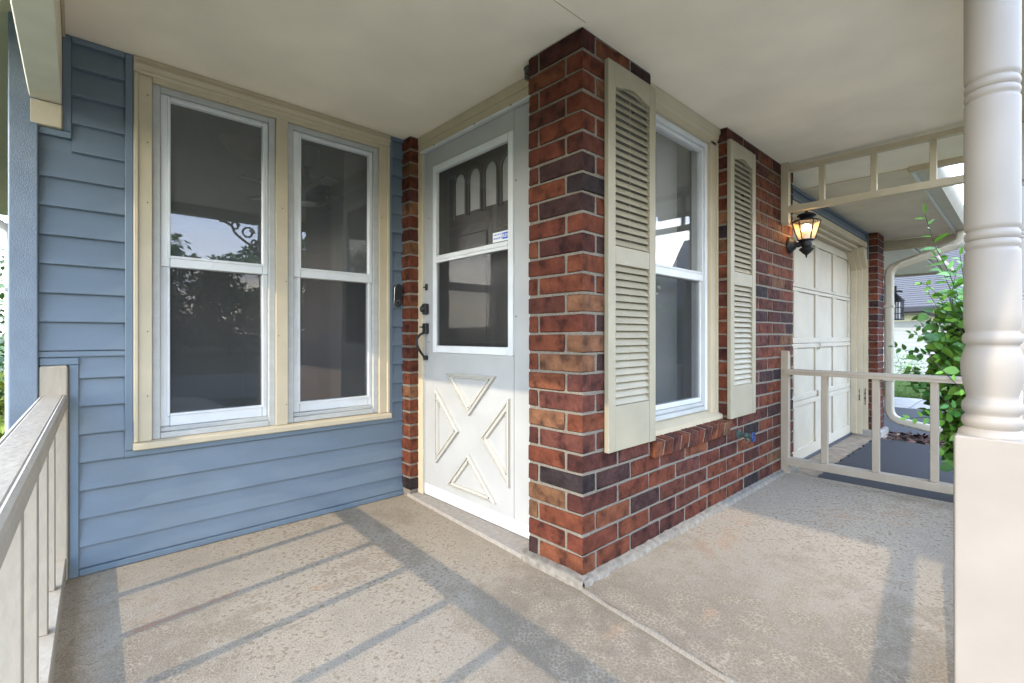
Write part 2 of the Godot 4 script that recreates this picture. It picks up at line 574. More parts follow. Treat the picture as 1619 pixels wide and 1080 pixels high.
# ---------------------------------------------------------------- ground, porch floor
func ground() -> void:
	var m := MB.new()
	m.box(-200, 200, -0.6, -0.31, -200, 200)
	struct("ground", m, M.lawn)
	m = MB.new()
	m.slab(PackedVector2Array([Vector2(4.0, -1.56), Vector2(7.42, -1.56), Vector2(7.42, -1.33), Vector2(7.2, -1.30), Vector2(6.93, -1.235), Vector2(6.6, -1.27), Vector2(6.2, -1.245), Vector2(5.9, -1.275), Vector2(5.52, -1.25), Vector2(5.3, -1.28), Vector2(5.0, -1.255), Vector2(4.0, -1.27)]), -0.4, GY)
	struct("garage_apron", m, mat("apron", lin(0.261, 0.193, 0.118), 0.9, noise_tex(512, 0.02, 5, 0.72, 1.0, 53), Vector3(0.8, 0.8, 0.8)))
	m = MB.new()
	var edge := PackedVector2Array()
	var x := 4.0
	while x < 7.18:
		edge.append(Vector2(x, -1.262 + rng.randf_range(-0.02, 0.02)))
		x += 0.045
	edge.append(Vector2(7.18, -1.2))
	edge.append(Vector2(7.14, -0.6)); edge.append(Vector2(7.2, 0.6)); edge.append(Vector2(7.25, 9.0))
	edge.append(Vector2(4.0, 9.0))
	m.slab(edge, -0.4, GY + 0.012)
	struct("driveway", m, M.asphalt)
	m = MB.new()
	m.box(7.9, 10.65, -0.4, GY - 0.004, -2.2, 9.0)
	struct("shared_driveway", m, M.asphalt_old)
	m = MB.new()
	for k in 8:
		m.box(10.67, 12.4, -0.4, GY, -4.9 + k * 1.75, -4.9 + k * 1.75 + 1.735, 0.008)
	struct("sidewalk", m, M.walk)
	m = MB.new()
	m.box(12.42, 60, -0.4, GY - 0.01, -30, 8.9)
	struct("lawn", m, M.lawn)
	m = MB.new()
	m.box(-120, 120, -0.4, -0.29, 5.6, 13.0)
	struct("street", m, mat("worn_street", lin(0.15, 0.145, 0.135), 0.9, noise_tex(512, 0.05, 5, 0.75, 1.0, 51), Vector3(0.6, 0.6, 0.6)))
	# path up to the porch opening
	m = MB.new()
	for k in 4:
		m.box(-0.35, 1.95, -0.4, -0.20, 0.09 + k * 1.37, 0.09 + k * 1.37 + 1.355, 0.01)
	m.box(-3.2, -0.36, -0.4, -0.203, 0.35, 1.75, 0.01)
	m.box(1.96, 3.98, -0.4, -0.203, 0.35, 1.75, 0.01)
	struct("front_path", m, M.walk)
	# bed of bark chips along the driveway edge
	m = MB.new()
	m.box(7.1, 7.92, -0.4, GY - 0.03, -1.3, 6.0)
	struct("mulch_bed", m, M.mulch)
	m = MB.new()
	for i in 900:
		var p := Vector3(rng.randf_range(7.16, 7.92), GY - 0.025 + rng.randf() * 0.03, rng.randf_range(-1.28, 1.2))
		var s := rng.randf_range(0.015, 0.05)
		var d := Vector3(rng.randf_range(-1, 1), rng.randf_range(-0.3, 0.3), rng.randf_range(-1, 1)).normalized()
		var e := d.cross(Vector3.UP).normalized() * s * 0.35
		var sh := rng.randf_range(0.4, 1.2)
		m.col = Color(0.11 * sh, 0.052 * sh, 0.034 * sh) if rng.randf() > 0.06 else Color(0.35, 0.26, 0.17)
		m.quad(p - d * s - e, p + d * s - e, p + d * s + e + Vector3.UP * 0.008, p - d * s + e + Vector3.UP * 0.008, Vector3.UP)
	var o := part("bark_chips", m, M.leaf)
	var cm: StandardMaterial3D = M.leaf.duplicate()
	cm.backlight_enabled = false
	cm.roughness = 0.95
	o.material_override = cm
	tag(o, "reddish brown bark chips beside the driveway", "bark chips", "", "stuff")
	# grass on the lawn across the walk
	var blade := MB.new()
	for i in 9:
		var a := rng.randf() * TAU
		var q := Vector3(cos(a), 0, sin(a)) * rng.randf() * 0.05
		blade.col = Color(0.055, 0.12, 0.02).lerp(Color(0.12, 0.18, 0.035), rng.randf())
		var d2 := Vector3(rng.randf_range(-0.4, 0.4), 1, rng.randf_range(-0.4, 0.4)).normalized()
		blade.leaf(q, d2, Vector3(cos(a + 1), 0.2, sin(a + 1)).normalized(), rng.randf_range(0.05, 0.09), 0.008, 0.3, 2)
	var mm := MultiMesh.new()
	mm.transform_format = MultiMesh.TRANSFORM_3D
	mm.mesh = blade.mesh()
	mm.instance_count = 14000
	for i in mm.instance_count:
		var px := 12.45 + pow(rng.randf(), 1.4) * 9.0
		mm.set_instance_transform(i, Transform3D(Basis(Vector3.UP, rng.randf() * TAU).scaled(Vector3.ONE * rng.randf_range(0.7, 1.4)), Vector3(px, GY - 0.01, rng.randf_range(-5.5, 1.5))))
	var g := MultiMeshInstance3D.new()
	g.name = "grass"
	g.multimesh = mm
	g.material_override = M.leaf
	add_child(g)
	tag(g, "mown green grass beyond the pale sidewalk", "grass", "", "stuff")
	porch_floor()


func floor_texture() -> Array:
	var w := 2048
	var h := 1440
	var cell := FastNoiseLite.new()
	cell.noise_type = FastNoiseLite.TYPE_CELLULAR
	cell.cellular_return_type = FastNoiseLite.RETURN_DISTANCE2_SUB
	cell.cellular_jitter = 1.0
	cell.frequency = 46.0
	cell.fractal_type = FastNoiseLite.FRACTAL_NONE
	cell.domain_warp_enabled = true
	cell.domain_warp_amplitude = 0.02
	cell.domain_warp_frequency = 30.0
	cell.seed = 2
	cell.frequency = 66.0
	var cell2: FastNoiseLite = cell.duplicate()
	cell2.frequency = 110.0
	cell2.seed = 12
	var fine := FastNoiseLite.new()
	fine.frequency = 120.0
	fine.fractal_octaves = 3
	fine.seed = 6
	var big := FastNoiseLite.new()
	big.frequency = 0.9
	big.fractal_octaves = 4
	big.seed = 8
	var mid := FastNoiseLite.new()
	mid.frequency = 7.0
	mid.fractal_octaves = 4
	mid.seed = 9
	var spot := FastNoiseLite.new()
	spot.frequency = 42.0
	spot.fractal_octaves = 3
	spot.seed = 4
	var r := RandomNumberGenerator.new()
	r.seed = 77
	var rust := [[0.30, -2.37, 0.09, 0.03], [0.45, -2.55, 0.08, 0.02], [0.75, -2.0, 0.04, 0.02], [0.25, -2.2, 0.05, 0.02], [2.75, -1.1, 0.14, 0.06], [3.2, -0.75, 0.22, 0.09], [2.35, -1.05, 0.2, 0.08], [3.45, -0.5, 0.2, 0.06], [1.42, -1.0, 0.06, 0.03], [1.75, -0.8, 0.05, 0.02]]
	var data := PackedByteArray()
	data.resize(w * h * 3)
	var hd := PackedByteArray()
	hd.resize(w * h)
	for j in h:
		var z := -2.9 + 3.1 * (j + 0.5) / h
		for i in w:
			var x := -0.3 + 4.4 * (i + 0.5) / w
			var b := big.get_noise_2d(x, z)
			var md := mid.get_noise_2d(x, z)
			var g := r.randf() - 0.5
			# where the old sealer still clings in crazed flakes
			var near := exp(-(pow((x - 1.75) / 0.75, 2) + pow((z + 0.75) / 0.62, 2))) * 0.72
			near += exp(-(pow((x - 0.20) / 0.28, 2) + pow((z + 2.0) / 1.2, 2))) * 0.45
			near += exp(-(pow((x - 1.40) / 0.26, 2) + pow((z + 2.5) / 0.40, 2))) * 0.40
			near += exp(-(pow((x - 1.1) / 0.4, 2) + pow((z + 0.9) / 0.5, 2))) * 0.36
			near += exp(-(pow((x - 1.38) / 0.24, 2) + pow((z + 1.18) / 0.36, 2))) * 0.5
			var film := smoothstep(0.06, 0.62, near + b * 0.45 + md * 0.42)
			var e := cell.get_noise_2d(x, z) + 1.0          # 0 at the cell borders
			var e2 := cell2.get_noise_2d(x + 5.0, z) + 1.0
			var vein := clampf(0.55 + md * 1.5, 0.1, 1.0)
			var crack := (1.0 - smoothstep(0.0, 0.30, e)) * vein + (1.0 - smoothstep(0.0, 0.22, e2)) * (1.0 - vein) * 0.7
			var fl := fine.get_noise_2d(x, z)
			var sand := Vector3(0.2976, 0.2420, 0.1656) * (1.0 + b * 0.20 + md * 0.14 + g * 0.32 + fl * 0.34)
			var coat := Vector3(0.1395, 0.1009, 0.0572) * (1.0 + md * 0.3 + g * 0.16 + fl * 0.2)
			var line := Vector3(0.3519, 0.2954, 0.2095) * (1.0 + g * 0.18)
			var c := sand.lerp(coat, film * 0.85).lerp(line, clampf(crack, 0.0, 1.0) * (0.10 + 0.52 * film))
			var sp := smoothstep(0.16, 0.46, spot.get_noise_2d(x * 0.8, z) + near * 0.14 + md * 0.30 + b * 0.35 - 0.02) * (1.0 - film) * 0.8
			c = c.lerp(Vector3(0.1569, 0.1121, 0.0621), sp)
			# dark pits towards the yard side
			if x > 2.4 and g > 0.485 - 0.03 * smoothstep(2.4, 3.6, x):
				c *= 0.6
			for q in rust:
				var dx: float = (x - q[0]) / q[2]
				var dz: float = (z - q[1]) / q[3]
				var d := dx * dx + dz * dz
				if d < 4.0:
					c = c.lerp(Vector3(0.36, 0.17, 0.065), exp(-d) * 0.26 * clampf(0.6 + md * 1.6, 0.1, 1.0))
			# a rust streak left by a rail
			var t := clampf(((x - 0.08) * 0.42 + (z + 2.13) * -0.05) / 0.18, 0.0, 1.0)
			var px := Vector2(0.08, -2.13).lerp(Vector2(0.50, -2.19), t)
			var sd := Vector2(x, z).distance_to(px)
			if sd < 0.02:
				c = c.lerp(Vector3(0.33, 0.12, 0.05), (1.0 - sd / 0.02) * 0.6 * clampf(0.5 + md * 2.0, 0.0, 1.0))
			var o := (j * w + i) * 3
			data[o] = int(clampf(pow(c.x, 0.4545), 0, 1) * 255.0)
			data[o + 1] = int(clampf(pow(c.y, 0.4545), 0, 1) * 255.0)
			data[o + 2] = int(clampf(pow(c.z, 0.4545), 0, 1) * 255.0)
			hd[j * w + i] = int(clampf(0.5 + film * 0.15 * (1.0 - crack) + g * 0.35 + fl * 0.35 + md * 0.2, 0, 1) * 255.0)
	return [ImageTexture.create_from_image(Image.create_from_data(w, h, false, Image.FORMAT_RGB8, data)), ImageTexture.create_from_image(Image.create_from_data(w, h, false, Image.FORMAT_L8, hd))]


func floor_uv(m: MB) -> void:
	for p in m.v:
		m.uv.append(Vector2((p.x + 0.3) / 4.4, (p.z + 2.9) / 3.1))


func porch_floor() -> void:
	var tx := floor_texture()
	var fm := StandardMaterial3D.new()
	fm.resource_name = "porch_concrete"
	fm.albedo_texture = tx[0]
	fm.roughness = 0.85
	fm.heightmap_enabled = true
	fm.heightmap_texture = tx[1]
	fm.heightmap_scale = 0.25
	M.porch = fm
	# joint between the two pours runs from the brick corner out to the front edge
	var a := Vector2(1.53, -1.235)
	var b := Vector2(1.36, 0.08)
	var m := MB.new()
	m.slab(PackedVector2Array([Vector2(-0.13, -2.9), Vector2(1.75, -2.9), Vector2(1.75, -1.26), a + Vector2(0.04, -0.02), b + Vector2(-0.004, 0), Vector2(-0.2, 0.08)]), -0.45, FL)
	floor_uv(m)
	struct("porch_floor", m, M.porch)
	m = MB.new()
	m.slab(PackedVector2Array([a + Vector2(0.012, 0), Vector2(1.6, -1.4), Vector2(3.99, -1.4), Vector2(3.99, 0.08), b + Vector2(0.012, 0)]), -0.45, FR)
	floor_uv(m)
	struct("raised_porch_floor", m, M.porch)
	# pale, worn nosing along the step of the raised pour
	m = MB.new()
	var n := 60
	for i in n:
		var t0 := float(i) / n
		var t1 := float(i + 1) / n
		var p := a.lerp(b, t0)
		var q := a.lerp(b, t1)
		var w0 := 0.008 + 0.005 * sin(t0 * 40.0) * sin(t0 * 17.0)
		var w1 := 0.008 + 0.005 * sin(t1 * 40.0) * sin(t1 * 17.0)
		var nn := Vector3(-0.5, 0.85, 0).normalized()
		m.quadn([Vector3(p.x, FL - 0.03, p.y), Vector3(q.x, FL - 0.03, q.y), Vector3(q.x + 0.002, FR - 0.005, q.y), Vector3(p.x + 0.002, FR - 0.005, p.y)], [Vector3.LEFT, Vector3.LEFT, nn, nn])
		m.quadn([Vector3(p.x + 0.002, FR - 0.005, p.y), Vector3(q.x + 0.002, FR - 0.005, q.y), Vector3(q.x + w1, FR + 0.0025, q.y), Vector3(p.x + w0, FR + 0.0025, p.y)], [nn, nn, Vector3.UP, Vector3.UP])
	struct("floor_nosing", m, mat("nosing", lin(0.27, 0.23, 0.17), 0.9, noise_tex(512, 0.06, 4, 0.75, 1.0, 41), Vector3(4, 4, 4)))
	# ragged mortar at the foot of the brick wall
	m = MB.new()
	ledge(m, Vector3(XB - 0.022, 0, ZB + 0.02), Vector3(4.2, 0, ZB + 0.02), Vector3(0, 0, 1), 0.026, 0.018)
	ledge(m, Vector3(XB - 0.02, 0, ZB + 0.022), Vector3(XB - 0.02, 0, -1.60), Vector3(-1, 0, 0), 0.018, 0.008)
	struct("mortar_ledge", m, M.ledge)
	# door threshold
	m = MB.new()
	m.slab(PackedVector2Array([Vector2(1.617, -2.76), Vector2(1.80, -2.76), Vector2(1.80, -1.5), Vector2(1.555, -1.5), Vector2(1.552, -1.6)]), -0.08, -0.02)
	struct("door_step", m, M.concrete)


func ledge(m: MB, a: Vector3, b: Vector3, out: Vector3, depth: float, rough: float) -> void:
	var n := int(a.distance_to(b) / 0.016)
	var f := FastNoiseLite.new()
	f.frequency = 9.0
	f.fractal_octaves = 3
	f.seed = 19
	var prev := []
	for i in n + 1:
		var p := a.lerp(b, float(i) / n)
		var w := depth * 0.35 + rough * (f.get_noise_2d(p.x * 1.0 + 3.0, p.z) + 0.3)
		var hgt := 0.002 + 0.008 * f.get_noise_2d(p.x * 2.0, p.z + 9.0)
		var base := Vector3(p.x, 0, p.z) - out * depth * 1.6
		var k := [base + Vector3.UP * (hgt + 0.006), p + Vector3.UP * (hgt - 0.004), p + out * (w * 0.7) + Vector3.UP * -0.016, p + out * w + Vector3.UP * -0.06]
		if i > 0:
			var n1 := (Vector3.UP * 1.0 + out * 0.2).normalized()
			var n2 := (Vector3.UP * 0.6 + out).normalized()
			m.quadn([prev[0], k[0], k[1], prev[1]], [Vector3.UP, Vector3.UP, n1, n1])
			m.quadn([prev[1], k[1], k[2], prev[2]], [n1, n1, n2, n2])
			m.quadn([prev[2], k[2], k[3], prev[3]], [n2, n2, out, out])
		prev = k


# ---------------------------------------------------------------- ceiling, beams, roof
func porch_shell() -> void:
	var m := MB.new()
	m.slab(PackedVector2Array([Vector2(-0.05, -2.9), Vector2(1.75, -2.9), Vector2(1.75, -1.6), Vector2(1.75, -1.4), Vector2(4.72, -1.4), Vector2(4.72, 0.0), Vector2(-0.05, 0.0)]), CEIL, CEIL + 0.05)
	struct("porch_ceiling", m, M.ceiling)
	m = MB.new()     # the seam where two ceiling sheets meet
	m.box(0.9, 1.56, CEIL - 0.0014, CEIL + 0.001, -1.2375, -1.2345)
	struct("ceiling_seam", m, M.cream)
	# eaves outside the beams
	m = MB.new()
	m.box(-0.70, -0.09, CEIL + 0.01, CEIL + 0.06, -7.5, 0.16)
	m.box(-0.09, 4.72, CEIL + 0.03, CEIL + 0.07, 0.001, 0.16)
	struct("eave_soffit", m, M.soffit)
	var roof := thing("shingle_roof", "low grey shingled roof over the porch with cream fascia at its edge", "roof")
	m = MB.new()
	m.prism(PackedVector2Array([Vector2(0.18, 0), Vector2(0.18, 0.06), Vector2(-7.5, 2.4), Vector2(-7.5, 0)]), Vector3(-0.72, CEIL + 0.07, 0), Vector3(0, 0, 1), Vector3.UP, Vector3(5.46, 0, 0))
	part("shingles", m, M.roof, roof)
	m = MB.new()
	m.box(-0.72, -0.70, 2.20, CEIL + 0.14, -7.5, 0.16, 0.003)
	m.box(-0.70, 4.74, CEIL + 0.01, CEIL + 0.14, 0.16, 0.18, 0.003)
	part("fascia", m, M.cream, roof)
	m = MB.new()
	m.box(-0.80, -0.72, 2.22, 2.34, -7.5, 0.18, 0.02)
	part("gutter", m, M.gutter_white, roof)

	# beam along the left side of the porch, with the block that carries it on the wall
	var beam := thing("porch_beam", "long cream box beam overhead running out from a block on the blue wall", "beam", Vector3(-0.067, 0, ZS))
	beam.rotation.y = -0.011
	boxpart("beam_casing", M.cream_beam, beam, -0.049, 0.049, 1.976, CEIL + 0.005, 0.004, 2.86, 0.006)
	boxpart("bearing_block", M.cream, beam, -0.049, 0.051, 1.872, 1.974, 0.0, 0.045, 0.006)
	boxpart("cove_trim", M.cream, beam, 0.049, 0.060, CEIL - 0.022, CEIL + 0.002, 0.03, 2.86, 0.003)
	# header across the front
	boxpart("header_beam", M.cream, self, -0.12, 4.0, 2.19, CEIL - 0.001, -0.11, 0.0, 0.006)
	tag(get_node("header_beam"), "cream header beam across the open front of the porch", "beam")


# ---------------------------------------------------------------- blue siding wall
func lap(parent: Node, x0: float, x1: float, y0: float, y1: float) -> void:
	# clapboard: leans out towards its rounded lower lip
	var h := y1 - y0
	var full := 0.1222
	var top := 0.020 * (1.0 - h / full) + 0.0005
	var poly := PackedVector2Array([Vector2(-0.02, 0.0), Vector2(0.006, 0.0), Vector2(0.006, 0.003), Vector2(0.0165, 0.003), Vector2(0.0195, 0.0035), Vector2(0.0205, 0.006), Vector2(0.0200, 0.010), Vector2(top, h), Vector2(-0.02, h)])
	var m := MB.new()
	m.prism(poly, Vector3(x0, y0, ZS), Vector3(0, 0, 1), Vector3.UP, Vector3(x1 - x0, 0, 0), true)
	part("siding_board", m, M.blue, parent)


func siding_wall() -> void:
	var w := thing("siding_wall", "blue lap siding wall holding the pair of white windows", "wall", Vector3.ZERO)
	var m := MB.new()
	m.box(-0.16, 0.215, -0.3, 2.40, ZS - 0.12, ZS - 0.001)
	m.box(1.515, 1.70, -0.3, 2.40, ZS - 0.12, ZS - 0.001)
	m.box(0.215, 1.515, -0.3, 0.472, ZS - 0.12, ZS - 0.001)
	m.box(0.215, 1.515, 2.285, 2.40, ZS - 0.12, ZS - 0.001)
	part("sheathing", m, M.blue_trim, w)
	var y := -0.0442
	while y < CEIL:
		var y1 := minf(y + 0.1215, CEIL)
		var left := 0.0355
		if y >= 0.80: left = -0.0885
		if y1 > 1.86: left = 0.0115
		if y < 0.43:
			if y1 <= 0.446:
				lap(w, left, 1.612, maxf(y, FL + 0.03), y1)
			else:
				lap(w, left, 1.612, y, 0.446)
				lap(w, left, 0.1895, 0.446, y1)
				lap(w, 1.5355, 1.612, 0.446, y1)
		elif y < 0.906 and y1 > 0.906:
			lap(w, 0.0355, 0.1895, y, 0.906)
			lap(w, -0.0885, 0.1895, 0.906, y1)
			lap(w, 1.5355, 1.612, y, y1)
		else:
			lap(w, left if y > 0.8 else 0.0355, 0.1895, y, y1)
			lap(w, 1.5355, 1.612, y, y1)
		y += 0.1222
	# corner post and channels
	boxpart("corner_post", M.blue_post, w, -0.176, -0.089, -0.3, 2.36, ZS - 0.1, ZS + 0.042, 0.006)
	var z0 := ZS - 0.005
	var z1 := ZS + 0.025
	for b in [[0.0025, 0.035, FL + 0.002, 0.875], [-0.088, 0.035, 0.8755, 0.906], [-0.018, 0.011, 1.872, CEIL], [-0.116, 0.0112, 1.843, 1.8715], [0.0115, 0.19, CEIL - 0.026, CEIL - 0.001],
			[0.19, 0.2195, 0.476, CEIL - 0.001], [0.19, 1.535, 0.446, 0.4755], [1.5135, 1.535, 0.476, CEIL - 0.001], [1.6125, 1.632, FL + 0.002, CEIL - 0.001], [1.5355, 1.612, CEIL - 0.026, CEIL - 0.0015], [0.0355, 1.612, FL + 0.002, FL + 0.03]]:
		var q := MB.new()
		q.box(b[0], b[1], b[2], b[3], z0, z1, 0.003)
		part("trim_channel", q, M.blue_trim, w)
	m = MB.new()
	m.box(0.19, 1.535, 0.457, 0.4595, z1 - 0.001, z1 + 0.0012)
	part("channel_bead", m, M.blue, w)


# one double-hung unit: x range of the white frame, of the glass, and so on
func hung_window(parent: Node, x0: float, x1: float, y0: float, y1: float, zf: float, gx0: float, gx1: float, sill_dirty: bool) -> void:
	# fixed outer frame
	var t := 0.032
	var fm := MB.new()
	fm.box(x0, x0 + t, y0, y1, zf - 0.09, zf, 0.003)
	fm.box(x1 - t, x1, y0, y1, zf - 0.09, zf, 0.003)
	fm.box(x0 + t, x1 - t, y1 - t * 0.9, y1, zf - 0.09, zf - 0.001, 0.003)
	part("outer_frame", fm, M.white_dirty if sill_dirty else M.white, parent)
	var sm := MB.new()
	sm.box(x0 + t, x1 - t, y0, y0 + 0.028, zf - 0.09, zf + 0.004, 0.004)
	sm.box(x0 + t, x1 - t, y0 + 0.028, y0 + 0.05, zf - 0.09, zf - 0.012, 0.004)
	part("window_sill", sm, M.white_dirty, parent)
	# sashes
	for k in 2:
		var z := zf - 0.014 - 0.014 * (1 - k)
		var by := 1.322 if k == 1 else y0 + 0.05
		var ty := y1 - t * 0.9 if k == 1 else 1.322
		var gy0 := 1.386 if k == 1 else 0.622
		var gy1 := y1 - 0.052 if k == 1 else 1.333
		if k == 0: ty = 1.345
		if k == 1: by = 1.333
		var s := MB.new()
		s.box(x0 + t, gx0, by, ty, z - 0.035, z, 0.004)
		s.box(gx1, x1 - t, by, ty, z - 0.035, z, 0.004)
		s.box(gx0, gx1, by, gy0, z - 0.035, z - 0.0006, 0.004)
		s.box(gx0, gx1, gy1, ty, z - 0.035, z - 0.0006, 0.004)
		# stepped glazing bead round the glass
		var e := 0.008
		s.box(gx0 - 0.012, gx0 + e * 0.2, gy0 - 0.012, gy1 + 0.012, z - 0.03, z + 0.0045, 0.003)
		s.box(gx1 - e * 0.2, gx1 + 0.012, gy0 - 0.012, gy1 + 0.012, z - 0.03, z + 0.0045, 0.003)
		s.box(gx0, gx1, gy0 - 0.012, gy0 + e * 0.2, z - 0.03, z + 0.004, 0.003)
		s.box(gx0, gx1, gy1 - e * 0.2, gy1 + 0.012, z - 0.03, z + 0.004, 0.003)
		var sash := part("upper_sash" if k == 1 else "lower_sash", s, M.white, parent)
		for g in 2:
			var p := MB.new()
			p.quad(Vector3(gx0 - 0.004, gy0 - 0.004, 0), Vector3(gx1 + 0.004, gy0 - 0.004, 0), Vector3(gx1 + 0.004, gy1 + 0.004, 0), Vector3(gx0 - 0.004, gy1 + 0.004, 0), Vector3(0, 0, 1))
			var o := part("pane", p, M.glass, sash)
			o.position = Vector3(0, 0, z - 0.012 - 0.0075 * g)
			o.rotation = Vector3(0.0004 * (g - 1), 0.0003 * g, 0)
		if k == 0:
			var p := MB.new()
			p.quad(Vector3(gx0 - 0.004, gy0 - 0.004, z - 0.006), Vector3(gx1 + 0.004, gy0 - 0.004, z - 0.006), Vector3(gx1 + 0.004, gy1 + 0.004, z - 0.006), Vector3(gx0 - 0.004, gy1 + 0.004, z - 0.006), Vector3(0, 0, 1))
			part("insect_screen", p, M.screen, sash)


func casing(called: String, parent: Node, x0: float, x1: float, y0: float, y1: float, z: float, mt: Material, inner := 0) -> void:
	# flat board with a raised back band on its outer edge
	var m := MB.new()
	m.box(x0, x1, y0, y1, z - 0.05, z, 0.003)
	if inner == 1: m.box(x0, x0 + 0.018, y0, y1, z - 0.04, z + 0.010, 0.004)
	if inner == -1: m.box(x1 - 0.018, x1, y0, y1, z - 0.04, z + 0.010, 0.004)
	part(called, m, mt, parent)


func siding_windows() -> void:
	var c := thing("window_surround", "cream painted wooden surround framing both windows in the blue siding", "window trim", Vector3.ZERO)
	var z := ZS + 0.022
	casing("side_casing", c, 0.22, 0.290, 0.510, 2.21, z, M.cream, 1)
	casing("side_casing", c, 1.444, 1.513, 0.510, 2.21, z, M.cream, -1)
	casing("mullion", c, 0.833, 0.896, 0.510, 2.19, z - 0.002, M.cream)
	var m := MB.new()
	m.box(0.29, 1.444, 2.187, 2.215, z - 0.05, z, 0.003)
	m.prism(PackedVector2Array([Vector2(-0.05, 0), Vector2(0, 0), Vector2(0.004, 0.004), Vector2(0.006, 0.012), Vector2(0.004, 0.02), Vector2(0.010, 0.026), Vector2(0.017, 0.032), Vector2(0.017, 0.044), Vector2(0.012, 0.048), Vector2(0.012, 0.0715), Vector2(-0.05, 0.0715)]), Vector3(0.22, 2.2125, z), Vector3(0, 0, 1), Vector3.UP, Vector3(1.293, 0, 0), true)
	part("head_casing", m, M.cream, c)
	m = MB.new()
	m.prism(PackedVector2Array([Vector2(-0.06, 0), Vector2(0.022, 0.0), Vector2(0.025, 0.004), Vector2(0.025, 0.024), Vector2(0.02, 0.03), Vector2(-0.06, 0.042)]), Vector3(0.218, 0.4755, z), Vector3(0, 0, 1), Vector3.UP, Vector3(1.297, 0, 0), false)
	part("sill", m, M.cream, c)
	for p in [[0.272, 1.90], [0.272, 1.62], [0.272, 1.02], [0.272, 0.72], [0.272, 2.12], [0.865, 1.7], [0.845, 1.0], [0.885, 1.3], [0.885, 0.62], [1.455, 1.75], [0.6, 2.2], [1.2, 2.2]]:
		m = MB.new()
		m.lathe(Vector3(p[0], p[1], z + 0.0005), [Vector2(0.003, 0), Vector2(0.002, 0.0012), Vector2(0, 0.0012)], 8, Vector3(0, 0, 1))
		part("nail_head", m, M.screw, c)
	var a := thing("double_hung_window", "white double-hung window farther from the door, in the blue siding", "window")
	hung_window(a, 0.2905, 0.8325, 0.5115, 2.187, ZS + 0.006, 0.362, 0.775, true)
	var b := thing("double_hung_window", "white double-hung window nearer the doorbell and storm door", "window")
	hung_window(b, 0.8965, 1.4435, 0.5135, 2.187, ZS + 0.006, 0.973, 1.389, true)


# ---------------------------------------------------------------- storm door
const XD := 1.69

func dbox(m: MB, z0: float, z1: float, y0: float, y1: float, out: float, back := 0.0, b := 0.003) -> void:
	m.box(XD - out, XD + back, y0, y1, z0, z1, b)


func tri_mould(parent: Node, pts: Array) -> void:
	# three mitred moulding sticks round a triangle; pts in (z, y)
	var ce: Vector2 = (pts[0] + pts[1] + pts[2]) / 3.0
	var m := MB.new()
	for i in 3:
		var a: Vector2 = pts[i]
		var b: Vector2 = pts[(i + 1) % 3]
		var ia := ce + (a - ce) * 0.66
		var ib := ce + (b - ce) * 0.66
		var prof := [[0.0, 0.0], [0.04, 0.017], [0.28, 0.021], [0.36, 0.010], [0.54, 0.010], [0.62, 0.018], [0.86, 0.016], [1.0, 0.0]]
		for k in prof.size() - 1:
			var o0: Vector2 = a.lerp(ia, prof[k][0])
			var o1: Vector2 = b.lerp(ib, prof[k][0])
			var i0: Vector2 = a.lerp(ia, prof[k + 1][0])
			var i1: Vector2 = b.lerp(ib, prof[k + 1][0])
			var P := [Vector3(XD - prof[k][1], o0.y, o0.x), Vector3(XD - prof[k][1], o1.y, o1.x), Vector3(XD - prof[k + 1][1], i1.y, i1.x), Vector3(XD - prof[k + 1][1], i0.y, i0.x)]
			var nn: Vector3 = (P[1] - P[0]).cross(P[3] - P[0]).normalized()
			if nn.x > 0: nn = -nn
			m.quad(P[0], P[1], P[2], P[3], nn)
	part("triangle_moulding", m, M.moulding, parent)


